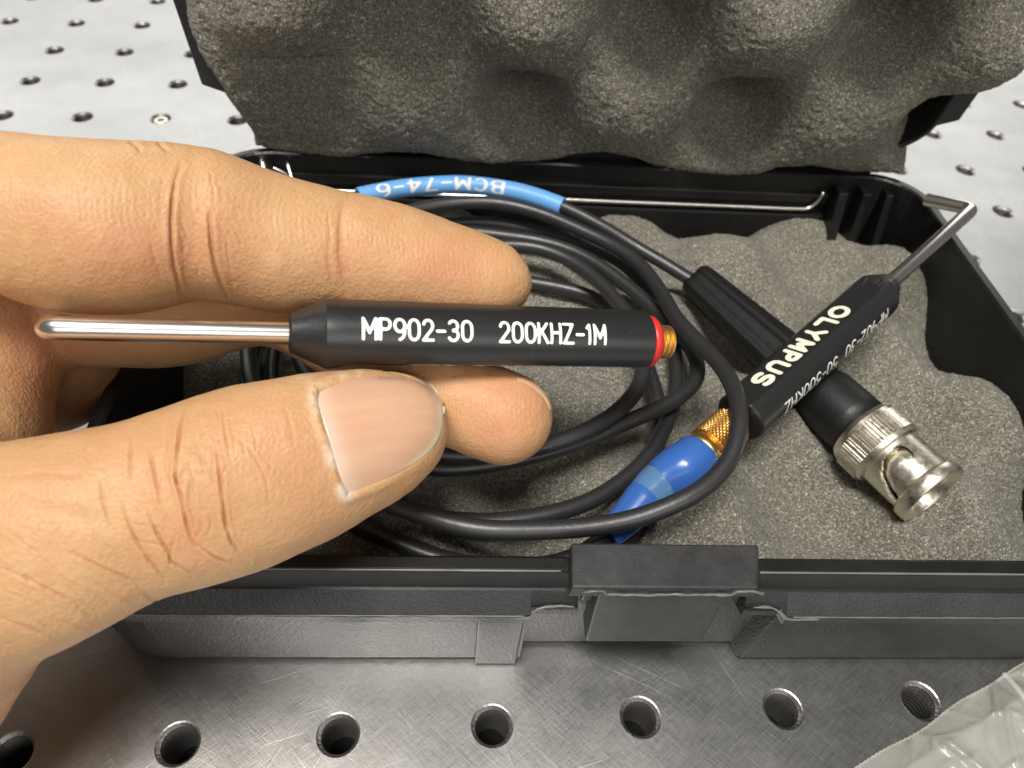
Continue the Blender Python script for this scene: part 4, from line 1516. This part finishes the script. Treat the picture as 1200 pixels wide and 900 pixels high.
# nails: curved plates lying in their beds
lv = np.zeros(len(me2.loops), dtype=np.int32)
me2.loops.foreach_get('vertex_index', lv)
qd = lv.reshape(-1, 4)
near = (PP[:, 0] > 350) & (PP[:, 2] < 122)
qd = qd[near[qd].all(1)]
uq, inv = np.unique(qd, return_inverse=True)
bvh = BVHTree.FromPolygons(co[uq].tolist(), inv.reshape(-1, 4).tolist())
def nail_plate(name, top, bottom, base, offs, free0, lun, thick=0.45, label=None):
    na, nb = 60, 44
    A = smooth_poly(top)
    B = smooth_poly(bottom)
    ta = np.linspace(0, 1, na)
    T_ = lerp_poly(A, ta)
    B_ = lerp_poly(B, ta)
    Cb = smooth_poly(base)
    cb = lerp_poly(Cb, np.linspace(0, 1, nb))
    chord = cb[0] + (cb[-1] - cb[0]) * np.linspace(0, 1, nb)[:, None]
    V = np.zeros((na, nb, 3))
    E_ = np.zeros((na, nb))
    Lu = np.zeros((na, nb))
    for i in range(na):
        for j in range(nb):
            q = T_[i] + (B_[i] - T_[i]) * (j / (nb - 1)) + (cb[j] - chord[j]) * (1 - ta[i])
            d = ray(q[0], q[1])
            h = bvh.ray_cast(Vector(CP), Vector(d).normalized())
            if h[0] is None:
                P = V[i, j - 1] if j else V[i - 1, j]
                V[i, j] = P
            else:
                V[i, j] = np.array(h[0])
    # smooth out the skin relief, keep the curvature
    for _ in range(6):
        V[1:-1, 1:-1] = (V[:-2, 1:-1] + V[2:, 1:-1] + V[1:-1, :-2] + V[1:-1, 2:]) / 4
    du = np.gradient(V, axis=0)
    dv = np.gradient(V, axis=1)
    N = np.cross(du, dv)
    N /= np.linalg.norm(N, axis=2)[:, :, None] + 1e-12
    sgn = np.sign(np.sum(N * (CP - V), 2))
    N *= sgn[:, :, None]
    t = ta[:, None] * np.ones((1, nb))
    s_ = np.abs(np.linspace(-1, 1, nb))[None, :] * np.ones((na, 1))
    lift = offs[0] + (offs[1] - offs[0]) * t - 0.25 * s_ ** 4
    V2 = V + N * lift[:, :, None]
    pq = project(V.reshape(-1, 3))[:, :2]
    E_ = np.zeros(na * nb)
    if free0 < 1:
        sdn = inside_dist(pq, np.vstack([A, B[::-1]]))
        E_ = np.exp(-(np.minimum(sdn, 0) / 7.0) ** 4) * np.clip((pq[:, 0] - 470) / 25, 0, 1)
    Lu = 0.45 * np.exp(-(t / lun) ** 2) if lun else t * 0
    I = np.arange(na * nb).reshape(na, nb)
    F = np.stack([I[:-1, :-1].ravel(), I[1:, :-1].ravel(), I[1:, 1:].ravel(), I[:-1, 1:].ravel()], 1)
    o = mesh_obj(name, V2.reshape(-1, 3), F, M_nail, hand_root, label=label)
    fix_normals(o)
    md = o.modifiers.new('thick', 'SOLIDIFY')
    md.thickness = thick * S
    md.offset = 0
    for nm, arr in (('edge', E_), ('lunula', Lu)):
        at = o.data.attributes.new(nm, 'FLOAT', 'POINT')
        at.data.foreach_set('value', arr.ravel().astype(np.float32))
    return o
nail_plate('thumbnail', NBt, NBb, NA, (-0.16, 0.06), 0.90, 0.09)
nail_plate('fingernail', [(604, 440), (622, 448), (636, 458), (644, 470)], [(606, 446), (624, 455), (637, 466), (645, 482)], [(604, 440), (605, 443), (606, 446)], (0.05, 0.12), 2.0, 0, 0.3)

# ------------------------------------------------------------------ clear plastic bag at the right
def mk_bag():
    m = Mat('clear_plastic_film')
    t = m.t
    out = [x for x in m.n if x.type == 'OUTPUT_MATERIAL'][0]
    tr = m.n.new('ShaderNodeBsdfTransparent')
    tr.inputs[0].default_value = (0.97, 0.97, 0.95, 1)
    mx = m.n.new('ShaderNodeMixShader')
    cl = m.ramp(m.noise(0.12, 5, 0.6), [(0.3, 0.15), (0.7, 0.32)])
    t.links.new(cl, mx.inputs[0])
    t.links.new(tr.outputs[0], mx.inputs[1])
    m.set(Base_Color=(0.86, 0.85, 0.80), Roughness=0.14)
    m.b.inputs['Specular IOR Level'].default_value = 0.9
    m.b.inputs['Transmission Weight'].default_value = 0.0
    nb = m.bump(m.noise(0.35, 4, 0.6, co=m.warp((1, 0.35, 1), (0, 0, 0.5))), 0.35, 0.5)
    ve = m.voronoi(0.16, feature='DISTANCE_TO_EDGE', co=m.warp((1, 0.6, 1), (0, 0, 0.9)))
    nb = m.bump(m.ramp(ve, [(0.0, 1.0), (0.10, 0.0)]), 0.35, 0.8, nb)
    m.set(Normal=nb)
    t.links.new(m.b.outputs[0], mx.inputs[2])
    t.links.new(mx.outputs[0], out.inputs[0])
    return m.m
M_bag = mk_bag()
def bag():
    e0 = at_z(985, 905, 3.0)
    e1 = at_z(1215, 770, 3.0)
    ed = (e1 - e0) / np.linalg.norm(e1 - e0)
    inw = np.array([ed[1], -ed[0], 0.0])
    root = empty('plastic_bag', e0 + ed * 20 + inw * 20, 'crumpled clear plastic zip bag with a serrated edge on the bare metal table', 'bag')
    na, nb = 300, 200
    a = np.linspace(-14, 95, na)
    b = np.linspace(0, 62, nb)
    A, B = np.meshgrid(a, b, indexing='ij')
    def sheet(zoff, seed, serr):
        P = np.stack([A.ravel(), B.ravel(), np.zeros(A.size)], 1)
        z = 2.2 + 1.3 * vnoise(P, 16, seed) + 0.35 * np.abs(vnoise(P, 8, seed + 1)) + 0.06 * vnoise(P, 3.2, seed + 2)
        for (a0, b0, ang, amp, w) in ((30, 6, 1.9, 1.2, 0.5), (24, 18, 0.1, 1.3, 0.6), (40, 20, 0.75, 1.6, 0.5), (50, 12, 1.25, 1.2, 0.5), (36, 30, 2.6, 1.2, 0.6), (20, 10, 0.9, 2.0, 1.6), (34, 16, 1.5, 1.6, 1.2), (46, 8, 1.1, 2.2, 1.5), (28, 24, 0.3, 1.8, 1.4), (56, 20, 2.2, 1.5, 1.3), (12, 14, 0.5, 1.2, 1.0)):
            c, s_ = math.cos(ang + 0.12 * seed), math.sin(ang + 0.12 * seed)
            u = (P[:, 0] - a0) * c + (P[:, 1] - b0) * s_
            v = -(P[:, 0] - a0) * s_ + (P[:, 1] - b0) * c
            z += amp * np.exp(-np.abs(v + 0.06 * u * np.sin(u / 5)) / w) * np.exp(-(u / 16) ** 2)
        z = z * np.clip(P[:, 1] / 6 + 0.35, 0, 1) + zoff * np.clip(P[:, 1] / 4, 0, 1) + 0.25
        bb = P[:, 1].copy()
        if serr:
            tooth = 0.28 * (np.abs(((P[:, 0] / 0.9) % 1) - 0.5) * 2)
            wob = 0.35 * np.sin(P[:, 0] / 8.0) + 0.2 * np.sin(P[:, 0] / 2.7 + 1)
            bb = bb + (tooth + wob) * np.exp(-P[:, 1] / 1.2)
        return e0 * np.array([1, 1, 0]) + ed * np.array([1, 1, 0]) * P[:, :1] + inw * bb[:, None] + np.array([0, 0, 1.0]) * z[:, None]
    I = np.arange(na * nb).reshape(na, nb)
    F = np.stack([I[:-1, :-1].ravel(), I[1:, :-1].ravel(), I[1:, 1:].ravel(), I[:-1, 1:].ravel()], 1)
    eg = sheet(1.6, 3, True).reshape(na, nb, 3)[:, 0] + np.array([0, 0, 0.15])
    V, F2 = sweep(eg, 0.16 + 0.08 * np.abs(((a / 0.9) % 1) - 0.5) * 2, 8)
    mesh_obj('serrated_edge', V, F2, M_bag, root)
    mesh_obj('upper_film', sheet(1.6, 3, True), F, M_bag, root)
    mesh_obj('lower_film', sheet(-0.4, 3, True) - np.array([0, 0, 0.15]), F, M_bag, root)
    for db in (0.0, 1.6):
        Pt = []
        for x in np.linspace(0, 1, 40):
            p = at_z(1152 + 70 * x + db * 14, 806 + 92 * x, 0)
            q = p - e0
            Pt.append(np.array([p[0], p[1], 6.6 + 0.4 * math.sin(x * 6)]))
        V, F2 = sweep(np.array(Pt), 0.45, 8)
        mesh_obj('zip_seal', V, F2, M_bag, root)
bag()
